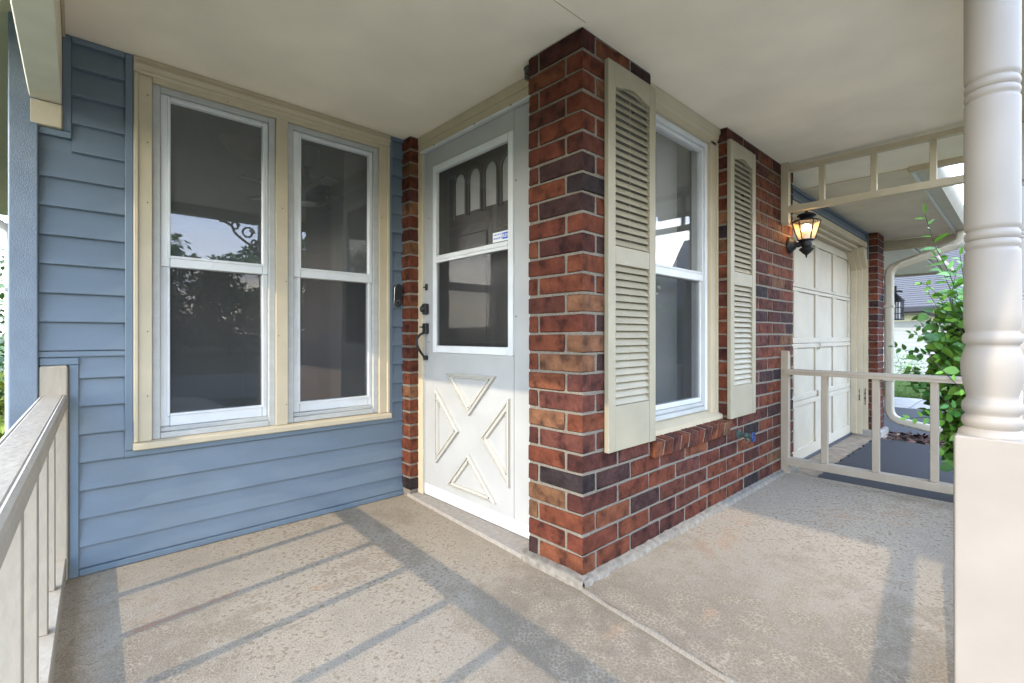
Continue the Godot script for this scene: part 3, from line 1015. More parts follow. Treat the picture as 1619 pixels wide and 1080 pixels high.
func door() -> void:
	var f := thing("door_frame", "cream wooden door frame and deep head board round the storm door", "door frame")
	boxpart("jamb", M.cream, f, 1.672, 1.80, -0.02, 2.285, -2.72, -2.650, 0.004)
	boxpart("jamb", M.cream, f, 1.672, 1.80, -0.02, 2.285, -1.598, -1.55, 0.004)
	var m := MB.new()
	m.box(1.674, 1.80, 2.19, CEIL - 0.001, -2.650, -1.598, 0.003)
	m.box(1.668, 1.70, 2.235, CEIL - 0.0015, -2.700, -1.57, 0.003)
	part("head_board", m, M.cream, f)
	var d := thing("storm_door", "white storm door with two glass lights and a crossbuck of mouldings", "door")
	# slab as rails and stiles round the glass opening
	m = MB.new()
	dbox(m, -2.648, -2.545, -0.016, 2.172, 0.0, 0.034, 0.004)
	dbox(m, -1.808, -1.600, -0.016, 2.172, 0.0, 0.034, 0.004)
	dbox(m, -2.545, -1.808, 2.062, 2.172, 0.0, 0.034, 0.0)
	dbox(m, -2.545, -1.808, -0.016, 0.898, 0.0, 0.034, 0.0)
	part("door_leaf", m, M.door_white, d)
	boxpart("kick_plate", M.white, d, XD - 0.004, XD + 0.001, -0.014, 0.053, -2.645, -1.602, 0.0015)
	m = MB.new()
	dbox(m, -2.549, -2.510, 0.895, 2.064, 0.009, 0.02, 0.005)
	dbox(m, -1.848, -1.806, 0.895, 2.064, 0.009, 0.02, 0.005)
	dbox(m, -2.510, -1.848, 2.020, 2.064, 0.0085, 0.02, 0.005)
	dbox(m, -2.510, -1.848, 0.895, 0.940, 0.0085, 0.02, 0.005)
	dbox(m, -2.510, -1.848, 1.453, 1.499, 0.008, 0.02, 0.004)
	dbox(m, -2.510, -1.848, 1.470, 1.478, 0.011, 0.02, 0.003)
	part("glazing_frame", m, M.white, d)
	for r in [[1.499, 2.02], [0.94, 1.453]]:
		for g in 1:
			m = MB.new()
			var x := XD + 0.004 + 0.006 * g
			m.quad(Vector3(x, r[0] - 0.01, -2.52), Vector3(x, r[0] - 0.01, -1.84), Vector3(x, r[1] + 0.01, -1.84), Vector3(x, r[1] + 0.01, -2.52), Vector3(-1, 0, 0))
			part("pane", m, M.glass, d)
	m = MB.new()
	m.quad(Vector3(XD + 0.002, 0.93, -2.52), Vector3(XD + 0.002, 0.93, -1.84), Vector3(XD + 0.002, 1.46, -1.84), Vector3(XD + 0.002, 1.46, -2.52), Vector3(-1, 0, 0))
	part("insect_screen", m, M.screen, d)
	boxpart("drip_cap", M.white, d, XD - 0.028, XD + 0.02, 2.174, 2.186, -2.668, -1.592, 0.004)
	boxpart("hinge_strip", M.white, d, XD - 0.010, XD + 0.02, -0.01, 2.172, -1.600, -1.592, 0.002)
	boxpart("latch_strip", M.white_dirty, d, XD - 0.006, XD + 0.02, -0.01, 2.172, -2.6545, -2.648, 0.002)
	tri_mould(d, [Vector2(-2.405, 0.777), Vector2(-1.941, 0.782), Vector2(-2.174, 0.542)])
	tri_mould(d, [Vector2(-2.508, 0.672), Vector2(-2.508, 0.206), Vector2(-2.273, 0.438)])
	tri_mould(d, [Vector2(-1.834, 0.674), Vector2(-1.834, 0.206), Vector2(-2.066, 0.434)])
	tri_mould(d, [Vector2(-2.178, 0.323), Vector2(-2.387, 0.103), Vector2(-1.94, 0.100)])
	for p in [[-2.35, 0.757], [-1.99, 0.76], [-2.174, 0.59], [-2.495, 0.60], [-2.495, 0.27], [-2.31, 0.438], [-1.85, 0.6], [-1.85, 0.28], [-2.03, 0.434], [-2.178, 0.28], [-2.34, 0.125], [-1.99, 0.12], [-2.60, 0.96], [-2.60, 1.75], [-1.79, 1.1], [-1.79, 1.8], [-2.525, 0.915], [-1.87, 0.915], [-2.66, 0.5], [-2.66, 1.5], [-2.5, 2.181], [-2.1, 2.181], [-1.8, 2.181]]:
		m = MB.new()
		m.lathe(Vector3(XD - 0.0165 if p[1] < 0.8 and p[0] > -2.52 else (XD - 0.0285 if p[1] > 2.1 else XD - 0.001), p[1], p[0]), [Vector2(0.0045, 0), Vector2(0.0035, 0.002), Vector2(0, 0.002)], 8, Vector3(-1, 0, 0))
		part("screw", m, M.screw, d)
	# lockset
	m = MB.new()
	m.box(XD - 0.030, XD, 1.137, 1.205, -2.642, -2.598, 0.006)
	m.lathe(Vector3(XD - 0.03, 1.171, -2.622), [Vector2(0.022, 0), Vector2(0.021, 0.012), Vector2(0.015, 0.016), Vector2(0, 0.016)], 16, Vector3(-1, 0, 0))
	part("deadbolt", m, M.dark_metal, d)
	m = MB.new()
	m.box(XD - 0.028, XD, 1.012, 1.080, -2.642, -2.598, 0.006)
	m.box(XD - 0.052, XD - 0.026, 1.052, 1.060, -2.635, -2.605, 0.003)
	part("handle_plate", m, M.dark_metal, d)
	m = MB.new()
	var pts := []
	for i in 15:
		var t := i / 14.0
		pts.append(Vector3(XD - 0.020 - 0.052 * sin(PI * pow(t, 0.72)) - (0.012 * (1.0 - t)), 1.018 - 0.158 * t, -2.62))
	var sec := PackedVector2Array()
	for k in 10:
		sec.append(Vector2(cos(TAU * k / 10) * 0.012, sin(TAU * k / 10) * 0.007))
	m.sweep(pts, sec, Vector3(-1, 0, 0))
	m.box(XD - 0.026, XD, 0.845, 0.875, -2.634, -2.606, 0.006)
	part("handle_grip", m, M.dark_metal, d)
	m = MB.new()
	m.box(XD - 0.006, XD, 1.292, 1.333, -2.640, -2.612, 0.002)
	m.box(XD - 0.012, XD, 1.308, 1.316, -2.652, -2.63, 0.002)
	part("strike_plate", m, M.dark_metal, d)
	# alarm sticker on the upper glass
	var s := thing("alarm_sticker", "small white and blue alarm company sticker low in the door's upper glass", "sticker")
	boxpart("sticker_sheet", M.sticker_white, s, XD + 0.0015, XD + 0.0025, 1.504, 1.556, -1.977, -1.851, 0.0002)
	m = MB.new()
	var oct := PackedVector2Array([Vector2(-1.893, 1.513), Vector2(-1.858, 1.513), Vector2(-1.854, 1.517), Vector2(-1.854, 1.544), Vector2(-1.858, 1.548), Vector2(-1.893, 1.548), Vector2(-1.897, 1.544), Vector2(-1.897, 1.517)])
	m.prism(oct, Vector3(XD + 0.0015, 0, 0), Vector3(0, 0, 1), Vector3.UP, Vector3(-0.0008, 0, 0))
	part("logo_ground", m, M.sticker_blue, s)
	text_part(s, "ADT", 0.021, Vector3(XD + 0.0004, 1.5205, -1.8955), M.sticker_white, "logo_letters", 0.95)
	text_part(s, "secured by", 0.0125, Vector3(XD + 0.0012, 1.518, -1.9725), M.sticker_blue, "lettering", 1.0)
	text_part(s, "1-800-238-2727", 0.0085, Vector3(XD + 0.0012, 1.539, -1.9725), M.sticker_blue, "lettering", 1.0)
	# dark panelled entry door behind the glass
	var e := thing("entry_door", "dark panelled entry door with arched lights behind the storm door", "door")
	boxpart("door_slab", M.door_dark, e, 1.80, 1.845, 0.0, 2.18, -2.64, -1.60, 0.003)
	for k in 4:
		m = MB.new()
		var zc := -2.41 + k * 0.148
		var arch := PackedVector2Array([Vector2(-0.046, 1.757), Vector2(0.046, 1.757)])
		for i in 13:
			var a := PI * i / 12.0
			arch.append(Vector2(cos(a) * 0.046, 1.945 + sin(a) * 0.06))
		m.prism(arch, Vector3(1.799, 0, zc), Vector3(0, 0, 1), Vector3.UP, Vector3(-0.003, 0, 0))
		part("arched_light", m, M.lite, e)
		m = MB.new()
		var rim := []
		for i in 17:
			var a := PI * i / 16.0
			rim.append(Vector3(1.794, 1.945 + sin(a) * 0.073, zc + cos(a) * 0.057))
		rim.append(Vector3(1.794, 1.74, zc - 0.057))
		rim.push_front(Vector3(1.794, 1.74, zc + 0.057))
		m.tube(rim, 0.008, 8)
		part("arch_moulding", m, M.door_dark, e)
	for zz in [[-2.55, -2.15], [-2.07, -1.68]]:
		m = MB.new()
		m.box(1.788, 1.80, 0.95, 1.62, zz[0], zz[1], 0.010)
		part("raised_panel", m, M.door_dark, e)


func text_part(parent: Node, s: String, size: float, at: Vector3, mt: Material, called: String, squeeze: float) -> void:
	var f := SystemFont.new()
	f.font_names = PackedStringArray(["Droid Sans"])
	f.font_weight = 700
	var t := TextMesh.new()
	t.text = s
	t.font = f
	t.font_size = 32
	t.pixel_size = size / 26.0
	t.depth = 0.0004
	t.horizontal_alignment = HORIZONTAL_ALIGNMENT_LEFT
	t.vertical_alignment = VERTICAL_ALIGNMENT_BOTTOM
	var o := put(called, t, mt, parent)
	# facing -x, reading towards +z
	o.transform = Transform3D(Basis(Vector3(0, 0, squeeze), Vector3(0, 1, 0), Vector3(-1, 0, 0)), at - Vector3(0, size * 0.25, 0))


# ---------------------------------------------------------------- brick wall
func brick_wall() -> void:
	var w := thing("brick_wall", "red and brown brick wall with the shuttered window, beside the storm door", "wall")
	var jt := 0.0130
	var hh := 0.0728
	var hd := 0.0866          # header width
	var L := 0.2488
	var ox0 := 2.098
	var ox1 := 2.974
	var xe := 4.185
	var m := MB.new()
	var zr := ZB - 0.0042
	m.box(XB + 0.006, ox0 - 0.004, -0.3, CEIL + 0.06, ZB - 0.09, zr)
	m.box(ox1 + 0.004, xe - 0.006, -0.3, CEIL + 0.06, ZB - 0.09, zr)
	m.box(ox0 - 0.004, ox1 + 0.004, -0.3, 0.42, ZB - 0.09, zr)
	m.box(XB + 0.006, XB + 0.09, -0.3, CEIL + 0.06, -1.572, ZB - 0.0901)
	part("mortar", m, M.mortar, w)
	for i in 27:
		var y0 := i * CH
		var y1 := y0 + hh
		if i == 26: y1 = CEIL - 0.006
		var open := i >= 5
		var spans := []
		var x := XB
		if i % 2 == 0:
			# corner brick lies along the door side
			brick(w, XB, XB + hd, y0, y1, ZB - L, ZB, false)
			brick(w, XB, XB + hd, y0, y1, -1.576, ZB - L - jt, false)
			x = XB + hd + jt
		else:
			brick(w, XB, XB + L, y0, y1, ZB - hd, ZB, false)
			brick(w, XB, XB + hd, y0, y1, -1.576, ZB - hd - jt, false)
			x = XB + L + jt
		while x < xe - 0.01:
			var x1 := minf(x + L, xe)
			if xe - x1 < 0.04: x1 = xe
			if not open:
				spans.append([x, x1])
			elif x1 <= ox0 + 0.02 or x >= ox1 - 0.02:
				spans.append([x, minf(x1, ox0) if x < ox0 else x1])
			else:
				if x < ox0 - 0.02: spans.append([x, ox0])
				if x1 > ox1 + 0.02: spans.append([ox1, x1])
			x += L + jt
		for s in spans:
			brick(w, s[0], s[1], y0, y1, ZB - hd, ZB, true)
	# rowlock sill under the window
	for k in 10:
		var a := 2.092 + k * 0.0872
		var o := put("sill_brick", brick_mesh(0.075, 0.082, 0.12), M["brick%d" % [2, 8, 3, 0, 9, 8, 3, 2, 0, 10][k]], w)
		o.position = Vector3(a + 0.039, 0.449, ZB - 0.030)
		o.rotation.x = 0.13
	var sm := boxpart("sill_mortar", M.mortar, w, -0.433, 0.433, -0.0375, 0.0375, -0.0555, 0.0555, 0.0)
	sm.position = Vector3(2.528, 0.449, ZB - 0.030)
	sm.rotation.x = 0.13
	# the narrow brick return on the far side of the door
	var j := thing("brick_jamb", "narrow column of bricks between the blue siding and the door frame", "wall")
	boxpart("mortar", M.mortar, j, 1.616, 1.70, -0.04, CEIL + 0.05, -2.80, -2.706, 0.0)
	for i in 27:
		brick(j, 1.610, 1.676, i * CH + 0.006, minf(i * CH + 0.006 + hh, CEIL - 0.004), -2.806, -2.700, false)


func brick_window() -> void:
	var c := thing("window_casing", "cream painted casing and sill board set into the brick opening", "window trim")
	var z := ZB - 0.062
	casing("side_casing", c, 2.10, 2.190, 0.50, 2.20, z, M.cream, 1)
	casing("side_casing", c, 2.885, 2.973, 0.50, 2.20, z, M.cream, -1)
	var m := MB.new()
	m.box(2.10, 2.973, 2.180, CEIL - 0.001, z - 0.05, z, 0.003)
	m.prism(PackedVector2Array([Vector2(0, 0), Vector2(0.006, 0.004), Vector2(0.012, 0.02), Vector2(0.012, 0.03), Vector2(0.02, 0.04), Vector2(0.02, 0.07), Vector2(0, 0.07)]), Vector3(2.10, 2.213, z), Vector3(0, 0, 1), Vector3.UP, Vector3(0.873, 0, 0), true)
	part("head_casing", m, M.cream, c)
	m = MB.new()
	m.prism(PackedVector2Array([Vector2(-0.08, -0.04), Vector2(0.03, -0.04), Vector2(0.034, -0.035), Vector2(0.034, 0.0), Vector2(-0.06, 0.036), Vector2(-0.08, 0.036)]), Vector3(2.10, 0.515, z), Vector3(0, 0, 1), Vector3.UP, Vector3(0.873, 0, 0))
	part("sill_board", m, M.cream, c)
	var b := thing("double_hung_window", "white double-hung window between the louvred shutters in the brick wall", "window")
	hung_window(b, 2.19, 2.885, 0.545, 2.180, z - 0.020, 2.250, 2.836, false)


func shutters() -> void:
	shutter("louvred_shutter", 1.713, 2.101, "cream louvred shutter on the brick corner next to the storm door")
	shutter("louvred_shutter", 2.966, 3.360, "cream louvred shutter between the window and the lit wall lantern")


func shutter(called: String, x0: float, x1: float, label: String) -> void:
	var s := thing(called, label, "shutter", Vector3.ZERO, "shutters either side of the brick wall window")
	var y0 := 0.489
	var y1 := 2.205
	var zb := ZB + 0.001
	var zf := ZB + 0.025
	var sw := 0.055
	for a in [[x0, x0 + sw], [x1 - sw, x1]]:
		boxpart("stile", M.shutter, s, a[0], a[1], y0, y1, zb, zf, 0.003)
	var l := x0 + sw
	var r := x1 - sw
	var w := r - l
	boxpart("bottom_rail", M.shutter, s, l, r, y0, 0.690, zb, zf - 0.0015, 0.003)
	boxpart("middle_rail", M.shutter, s, l, r, 1.317, 1.399, zb, zf - 0.0015, 0.003)
	# top rail with a swept arch cut into its lower edge
	var poly := PackedVector2Array([Vector2(l, y1), Vector2(l, 2.098)])
	for i in 17:
		var t := i / 16.0
		poly.append(Vector2(l + w * t, 2.098 + 0.027 * pow(sin(PI * t), 2.0)))
	poly.append(Vector2(r, y1))
	var m := MB.new()
	m.prism(poly, Vector3(0, 0, zb), Vector3(1, 0, 0), Vector3.UP, Vector3(0, 0, zf - 0.0015 - zb))
	part("top_rail", m, M.shutter, s)
	boxpart("backing", M.shutter_back, s, l, r, 0.69, 2.15, zb - 0.0005, zb + 0.001, 0.0)
	for zone in [[0.690, 1.317, 19], [1.399, 2.135, 22]]:
		for k in zone[2]:
			var y: float = lerpf(zone[0], zone[1], (k + 0.5) / zone[2])
			m = MB.new()
			var half := 0.0145
			m.prism(PackedVector2Array([Vector2(0.002, half), Vector2(0.0005, half + 0.004), Vector2(0.018, -half + 0.004), Vector2(0.0205, -half + 0.001), Vector2(0.018, -half)]), Vector3(l, y, zb), Vector3(0, 0, 1), Vector3.UP, Vector3(w, 0, 0))
			part("louver", m, M.shutter, s)
	m = MB.new()
	for zone in [[0.72, 1.30], [1.42, 2.10]]:
		m.box((l + r) / 2 - 0.004, (l + r) / 2 + 0.004, zone[0], zone[1], zb + 0.001, zb + 0.005, 0.0)
	part("centre_rib", m, M.shutter, s)


# ---------------------------------------------------------------- railings and posts
func turned_post(x: float, z: float, label: String) -> Node3D:
	var p := thing("turned_post", label, "post", Vector3(x, 0, z), "turned porch posts along the front")
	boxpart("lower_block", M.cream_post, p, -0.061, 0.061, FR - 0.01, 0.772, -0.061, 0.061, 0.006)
	var r := 0.0475
	var pr := [Vector2(0.058, 0.770), Vector2(0.0575, 0.778), Vector2(0.050, 0.785), Vector2(0.047, 0.788), Vector2(0.051, 0.795), Vector2(0.0525, 0.803), Vector2(0.051, 0.811), Vector2(0.046, 0.817), Vector2(0.0455, 0.820), Vector2(0.0505, 0.826), Vector2(0.052, 0.836), Vector2(0.0505, 0.846), Vector2(0.046, 0.852), Vector2(0.043, 0.856)]
	for v in [[0.0445, 0.866], [0.0485, 0.885], [0.0525, 0.91], [0.0535, 0.93], [0.0525, 0.948], [0.049, 0.962], [0.0455, 0.972], [0.0440, 0.978], [0.0462, 0.981], [0.0500, 0.985], [0.0510, 0.993], [0.0505, 1.0], [0.047, 1.006], [0.0445, 1.009], [0.0455, 1.014], [r, 1.02], [r + 0.001, 1.05]]:
		pr.append(Vector2(v[0], v[1]))
	for yy in [1.20, 1.545]:
		for k in [[r, -0.006], [r - 0.0005, 0.0], [r - 0.004, 0.004], [r - 0.0045, 0.006], [r - 0.001, 0.010], [r, 0.016], [r - 0.001, 0.022], [r - 0.0045, 0.026], [r - 0.001, 0.030], [r, 0.037], [r - 0.001, 0.043], [r - 0.0045, 0.047], [r - 0.004, 0.049], [r - 0.0005, 0.053], [r, 0.06]]:
			pr.append(Vector2(k[0], yy - 0.006 + k[1]))
	for v in [[r, 1.82], [0.046, 1.832], [0.043, 1.837], [0.047, 1.843], [0.052, 1.852], [0.056, 1.865]]:
		pr.append(Vector2(v[0], v[1]))
	var m := MB.new()
	m.lathe(Vector3.ZERO, pr, 48)
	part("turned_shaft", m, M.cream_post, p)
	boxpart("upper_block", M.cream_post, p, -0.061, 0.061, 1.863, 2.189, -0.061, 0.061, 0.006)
	return p


func rail_section(parent: Node, along: Vector3, length: float, w: float, ytop: float, ylow0: float, ylow1: float, first: float, step: float, count: int, bw: float, mt: Material) -> void:
	# local rail: from the parent's origin along the axis
	var m := MB.new()
	var side := along.cross(Vector3.UP)
	var sec := PackedVector2Array([Vector2(-w / 2, -0.04), Vector2(w / 2, -0.04), Vector2(w / 2, -0.028), Vector2(w / 2 - 0.003, -0.026), Vector2(w / 2 - 0.003, -0.022), Vector2(w / 2, -0.02), Vector2(w / 2, -0.012), Vector2(w / 2 - 0.004, -0.004), Vector2(w / 2 - 0.012, 0.0), Vector2(w / 2 - 0.016, -0.002), Vector2(w / 2 - 0.019, 0.0), Vector2(-w / 2 + 0.019, 0.0), Vector2(-w / 2 + 0.016, -0.002), Vector2(-w / 2 + 0.012, 0.0), Vector2(-w / 2 + 0.004, -0.004), Vector2(-w / 2, -0.012)])
	m.prism(sec, Vector3(0, ytop, 0), side, Vector3.UP, along * length)
	part("hand_rail", m, mt, parent)
	m = MB.new()
	var hw := w * 0.42
	m.prism(PackedVector2Array([Vector2(-hw, ylow0), Vector2(hw, ylow0), Vector2(hw, ylow1 - 0.003), Vector2(hw - 0.003, ylow1), Vector2(-hw + 0.003, ylow1), Vector2(-hw, ylow1 - 0.003)]), Vector3.ZERO, side, Vector3.UP, along * length)
	part("bottom_rail", m, mt, parent)
	for k in count:
		var d := along * (first + step * k)
		m = MB.new()
		m.box(d.x - bw / 2, d.x + bw / 2, ylow1, ytop - 0.038, d.z - bw / 2, d.z + bw / 2, 0.003)
		part("baluster", m, mt, parent)


func fretwork(parent: Node, along: Vector3, length: float, first: float, step: float, count: int) -> void:
	var side := along.cross(Vector3.UP)
	for r in [[2.214, 2.250, 0.020], [1.915, 1.960, 0.024]]:
		var m := MB.new()
		m.prism(PackedVector2Array([Vector2(-r[2], r[0]), Vector2(r[2], r[0]), Vector2(r[2], r[1]), Vector2(-r[2], r[1])]), Vector3.ZERO, side, Vector3.UP, along * length)
		part("fret_rail", m, M.cream, parent)
	for k in count:
		var d := along * (first + step * k)
		var m := MB.new()
		m.box(d.x - 0.017, d.x + 0.017, 1.960, 2.214, d.z - 0.017, d.z + 0.017, 0.002)
		part("fret_bar", m, M.cream, parent)


func railings_and_posts() -> void:
	# railing along the left, from a half post on the siding out to the front corner
	var l := thing("porch_railing", "weathered cream railing below the blue wall, seen along its top", "railing", Vector3(-0.044, 0, ZS + 0.04))
	l.rotation.y = -0.033
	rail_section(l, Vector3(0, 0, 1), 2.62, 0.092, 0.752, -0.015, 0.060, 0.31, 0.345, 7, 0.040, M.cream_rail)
	boxpart("half_post", M.cream_rail, l, -0.045, 0.0455, FL + 0.001, 0.875, -0.041, 0.002, 0.008)
	turned_post(-0.145, -0.075, "turned cream post at the near end of the railing below the blue wall")
	turned_post(1.565, -0.057, "turned cream post close by, at the entrance opening")
	turned_post(3.945, -0.05, "turned cream post farther off at the driveway corner of the porch")
	# railing on the driveway side
	var r := thing("porch_railing", "cream railing at the porch end next to the garage and driveway", "railing", Vector3(3.93, 0, -1.232))
	rail_section(r, Vector3(0, 0, 1), 1.13, 0.075, 0.754, 0.045, 0.098, 0.253, 0.293, 4, 0.040, M.cream_rail)
	var m := MB.new()
	m.prism(PackedVector2Array([Vector2(-0.026, -0.02), Vector2(0.026, -0.02), Vector2(0.026, 0.855), Vector2(0.012, 0.885), Vector2(-0.026, 0.89)]), Vector3(0, 0, 0.024), Vector3(1, 0, 0), Vector3.UP, Vector3(0, 0, -0.048))
	part("half_post", m, M.cream_rail, r)
	var f := thing("porch_railing", "cream railing along the porch front between the turned posts", "railing", Vector3(1.63, 0, -0.055))
	rail_section(f, Vector3(1, 0, 0), 2.25, 0.075, 0.70, 0.045, 0.098, 0.2, 0.3, 7, 0.040, M.cream_rail)
	# open fretwork headers
	var h := thing("fretwork_header", "open cream fretwork header above the driveway end railing", "header", Vector3(3.93, 0, -1.232))
	fretwork(h, Vector3(0, 0, 1), 1.13, 0.237, 0.298, 3)
	m = MB.new()
	m.prism(PackedVector2Array([Vector2(0.026, 2.285), Vector2(-0.026, 2.285), Vector2(-0.026, 1.85), Vector2(0.0, 1.825), Vector2(0.026, 1.85)]), Vector3(0, 0, 0.026), Vector3(1, 0, 0), Vector3.UP, Vector3(0, 0, -0.05))
	part("wall_bar", m, M.cream, h)
	var h2 := thing("fretwork_header", "open cream fretwork header along the porch front above the railing", "header", Vector3(1.63, 0, -0.055))
	fretwork(h2, Vector3(1, 0, 0), 2.25, 0.3, 0.33, 6)
	# scroll bracket at the entrance
	var b := thing("scroll_bracket", "pierced wooden scroll bracket under the header at the entrance post", "bracket", Vector3(1.503, 2.189, -0.057))
	m = MB.new()
	var arc := []
	for i in 19:
		var t := i / 18.0
		arc.append(Vector3(-0.37 * (1.0 - t) + 0.03 * sin(TAU * 1.5 * t), -0.36 * pow(t, 1.6) - 0.012, 0))
	m.tube(arc, 0.013, 8)
	for q in [[-0.105, -0.10, 0.062], [-0.225, -0.045, 0.042], [-0.045, -0.20, 0.034]]:
		var ring := []
		for i in 26:
			var a := TAU * i / 21.0
			var rr: float = q[2] * (1.0 - 0.018 * i)
			ring.append(Vector3(q[0] + cos(a) * rr, q[1] + sin(a) * rr, 0))
		m.tube(ring, 0.011, 8)
	m.tube([Vector3(-0.30, -0.02, 0), Vector3(-0.28, -0.045, 0), Vector3(-0.25, -0.03, 0)], 0.010, 8)
	m.tube([Vector3(-0.005, -0.29, 0), Vector3(-0.04, -0.30, 0), Vector3(-0.05, -0.33, 0)], 0.010, 8)
	part("scrolls", m, M.cream, b)


# ---------------------------------------------------------------- garage
func garage() -> void:
	var zd := -1.53
	var d := thing("overhead_door", "cream panelled garage door with recessed panels beyond the railing", "garage door")
	var rows := [[-0.245, 0.36, -0.12, 0.305], [0.36, 0.925, 0.42, 0.877], [0.925, 1.475, 0.982, 1.436], [1.475, 2.045, 1.508, 1.945]]
	var cols := [ [4.54, 5.12], [5.229, 5.807], [5.917, 6.48], [6.61, 7.182]]
	for r in rows:
		var m := MB.new()
		var y0: float = r[0] + 0.002
		var y1: float = r[1] - 0.002
		m.box(4.15, 7.33, y0, r[2], zd - 0.04, zd, 0.004)
		m.box(4.15, 7.33, r[3], y1, zd - 0.04, zd, 0.004)
		var x := 4.15
		for c in cols:
			m.box(x, c[0], r[2], r[3], zd - 0.04, zd, 0.004)
			x = c[1]
		m.box(x, 7.33, r[2], r[3], zd - 0.04, zd, 0.004)
		var s := part("door_section", m, M.garage_white, d)
		for c in cols:
			boxpart("panel", M.garage_white, s, c[0], c[1], r[2], r[3], zd - 0.035, zd - 0.018, 0.0)
	boxpart("bottom_seal", M.rubber, d, 4.15, 7.32, GY + 0.001, GY + 0.03, zd + 0.002, zd + 0.02, 0.004)
	var m := MB.new()
	m.box(5.85, 5.90, 0.86, 0.88, zd, zd + 0.03, 0.003)
	m.box(5.89, 5.905, 0.88, 0.93, zd + 0.012, zd + 0.028, 0.003)
	m.box(5.85, 5.89, 0.36, 0.42, zd, zd + 0.018, 0.003)
	part("lift_handle", m, M.garage_white, d)
	var t := thing("garage_trim", "cream casing with clipped upper corner round the garage door", "door frame")
	m = MB.new()
	m.box(7.262, 7.40, GY + 0.02, 2.16, zd + 0.001, -1.465, 0.004)
	m.box(7.285, 7.40, GY + 0.02, 2.162, -1.4655, -1.41, 0.004)
	m.box(7.309, 7.40, GY + 0.02, 2.164, -1.4105, -1.355, 0.004)
	part("jamb", m, M.cream, t)
	m = MB.new()
	m.box(4.19, 7.30, 2.035, 2.16, zd - 0.02, -1.47, 0.004)
	m.box(4.19, 7.30, 2.065, 2.161, -1.4705, -1.42, 0.004)
	m.box(4.19, 7.31, 2.095, 2.164, -1.4205, -1.362, 0.004)
	part("head", m, M.cream, t)
	m = MB.new()
	for q in [[0.0, zd + 0.002, -1.468], [0.03, -1.4685, -1.418], [0.06, -1.4185, -1.364]]:
		m.prism(PackedVector2Array([Vector2(7.30, 1.78 + q[0]), Vector2(7.30, 2.08), Vector2(7.02 + q[0], 2.08)]), Vector3(0, 0, q[1]), Vector3(1, 0, 0), Vector3.UP, Vector3(0, 0, q[2] - q[1]))
	part("corner_block", m, M.cream, t)
	m = MB.new()
	for q in [[7.2835, 0.33, 0.14, -1.44], [7.3075, 0.34, 0.20, -1.385]]:
		var py: float = q[1]
		for i in 12:
			var hh: float = q[2] / 12.0
			var wz := rng.randf_range(0.003, 0.010)
			m.box(q[0] - 0.0016, q[0] + 0.001, py - hh, py, q[3] - wz + rng.randf_range(-0.003, 0.003), q[3] + wz, 0.0)
			py -= hh
	part("peeled_paint", m, M.old_paint, t)
	# blue band above the door
	var b := thing("siding_band", "narrow band of blue siding above the garage door", "siding")
	boxpart("siding_board", M.blue, b, 4.19, 7.285, 2.19, 2.252, -1.40, -1.372, 0.003)
	boxpart("trim_channel", M.blue_trim, b, 4.19, 7.285, 2.2525, 2.2765, -1.40, -1.350, 0.003)
	boxpart("trim_channel", M.blue_trim, b, 4.19, 7.285, 2.166, 2.1895, -1.40, -1.353, 0.003)
	boxpart("trim_channel", M.blue_trim, b, 7.286, 7.3085, 1.95, 2.2765, -1.40, -1.350, 0.003)
	# brick pier at the far side of the garage door
	var p := thing("brick_pier", "narrow brick pier at the far side of the garage door", "pier")
	boxpart("mortar", M.mortar, p, 7.316, 7.66, GY - 0.05, 2.276, -1.60, ZB - 0.006, 0.0)
	var i := 0
	var y := -0.166
	while y < 2.26:
		var y1 := minf(y + 0.0735, 2.274)
		if i % 2 == 0:
			brick(p, 7.31, 7.31 + 0.252, y, y1, ZB - 0.088, ZB, true)
			brick(p, 7.572, 7.67, y, y1, ZB - 0.088, ZB, true)
		else:
			brick(p, 7.31, 7.398, y, y1, ZB - 0.095, ZB, true)
			brick(p, 7.408, 7.67, y, y1, ZB - 0.088, ZB, true)
		y += CH
		i += 1
	boxpart("footing", M.concrete, p, 7.29, 7.74, GY - 0.1, -0.17, -1.55, ZB + 0.04, 0.012)
	m = MB.new()
	m.box(7.66, 8.02, GY - 0.05, 2.276, -1.7, -1.36)
	m.box(4.19, 4.24, GY - 0.1, 2.276, -1.6, ZB - 0.09)
	var gw := part("garage_wall", m, M.cream, self)
	tag(gw, "cream strip of garage wall behind the downspout", "wall")
	# overhang with fascia and gutter
	m = MB.new()
	m.box(4.721, 8.05, 2.277, 2.32, -1.6, -0.62)
	struct("garage_soffit", m, M.soffit)
	var e := thing("garage_eave", "cream garage eave with its fascia lip and gutter seen from below", "gutter")
	boxpart("fascia", M.gutter_white, e, 4.74, 8.05, 2.255, 2.42, -0.6185, -0.59, 0.004)
	m = MB.new()
	m.prism(PackedVector2Array([Vector2(-0.589, 2.36), Vector2(-0.589, 2.262), Vector2(-0.50, 2.262), Vector2(-0.493, 2.275), Vector2(-0.478, 2.30), Vector2(-0.462, 2.335), Vector2(-0.458, 2.37), Vector2(-0.470, 2.37), Vector2(-0.474, 2.335), Vector2(-0.49, 2.30), Vector2(-0.504, 2.272), Vector2(-0.58, 2.272), Vector2(-0.58, 2.36)]), Vector3(4.74, 0, 0), Vector3(0, 0, 1), Vector3.UP, Vector3(3.31, 0, 0), true)
	part("gutter", m, M.gutter, e)
	boxpart("end_trim", M.cream, e, 4.69, 4.739, 2.245, 2.30, -0.62, 0.0, 0.004)
	m = MB.new()
	m.prism(PackedVector2Array([Vector2(-0.59, 2.42), Vector2(-0.59, 2.40), Vector2(-3.4, 3.3), Vector2(-3.4, 3.34)]), Vector3(4.74, 0, 0), Vector3(0, 0, 1), Vector3.UP, Vector3(3.33, 0, 0))
	part("shingles", m, M.roof, e)
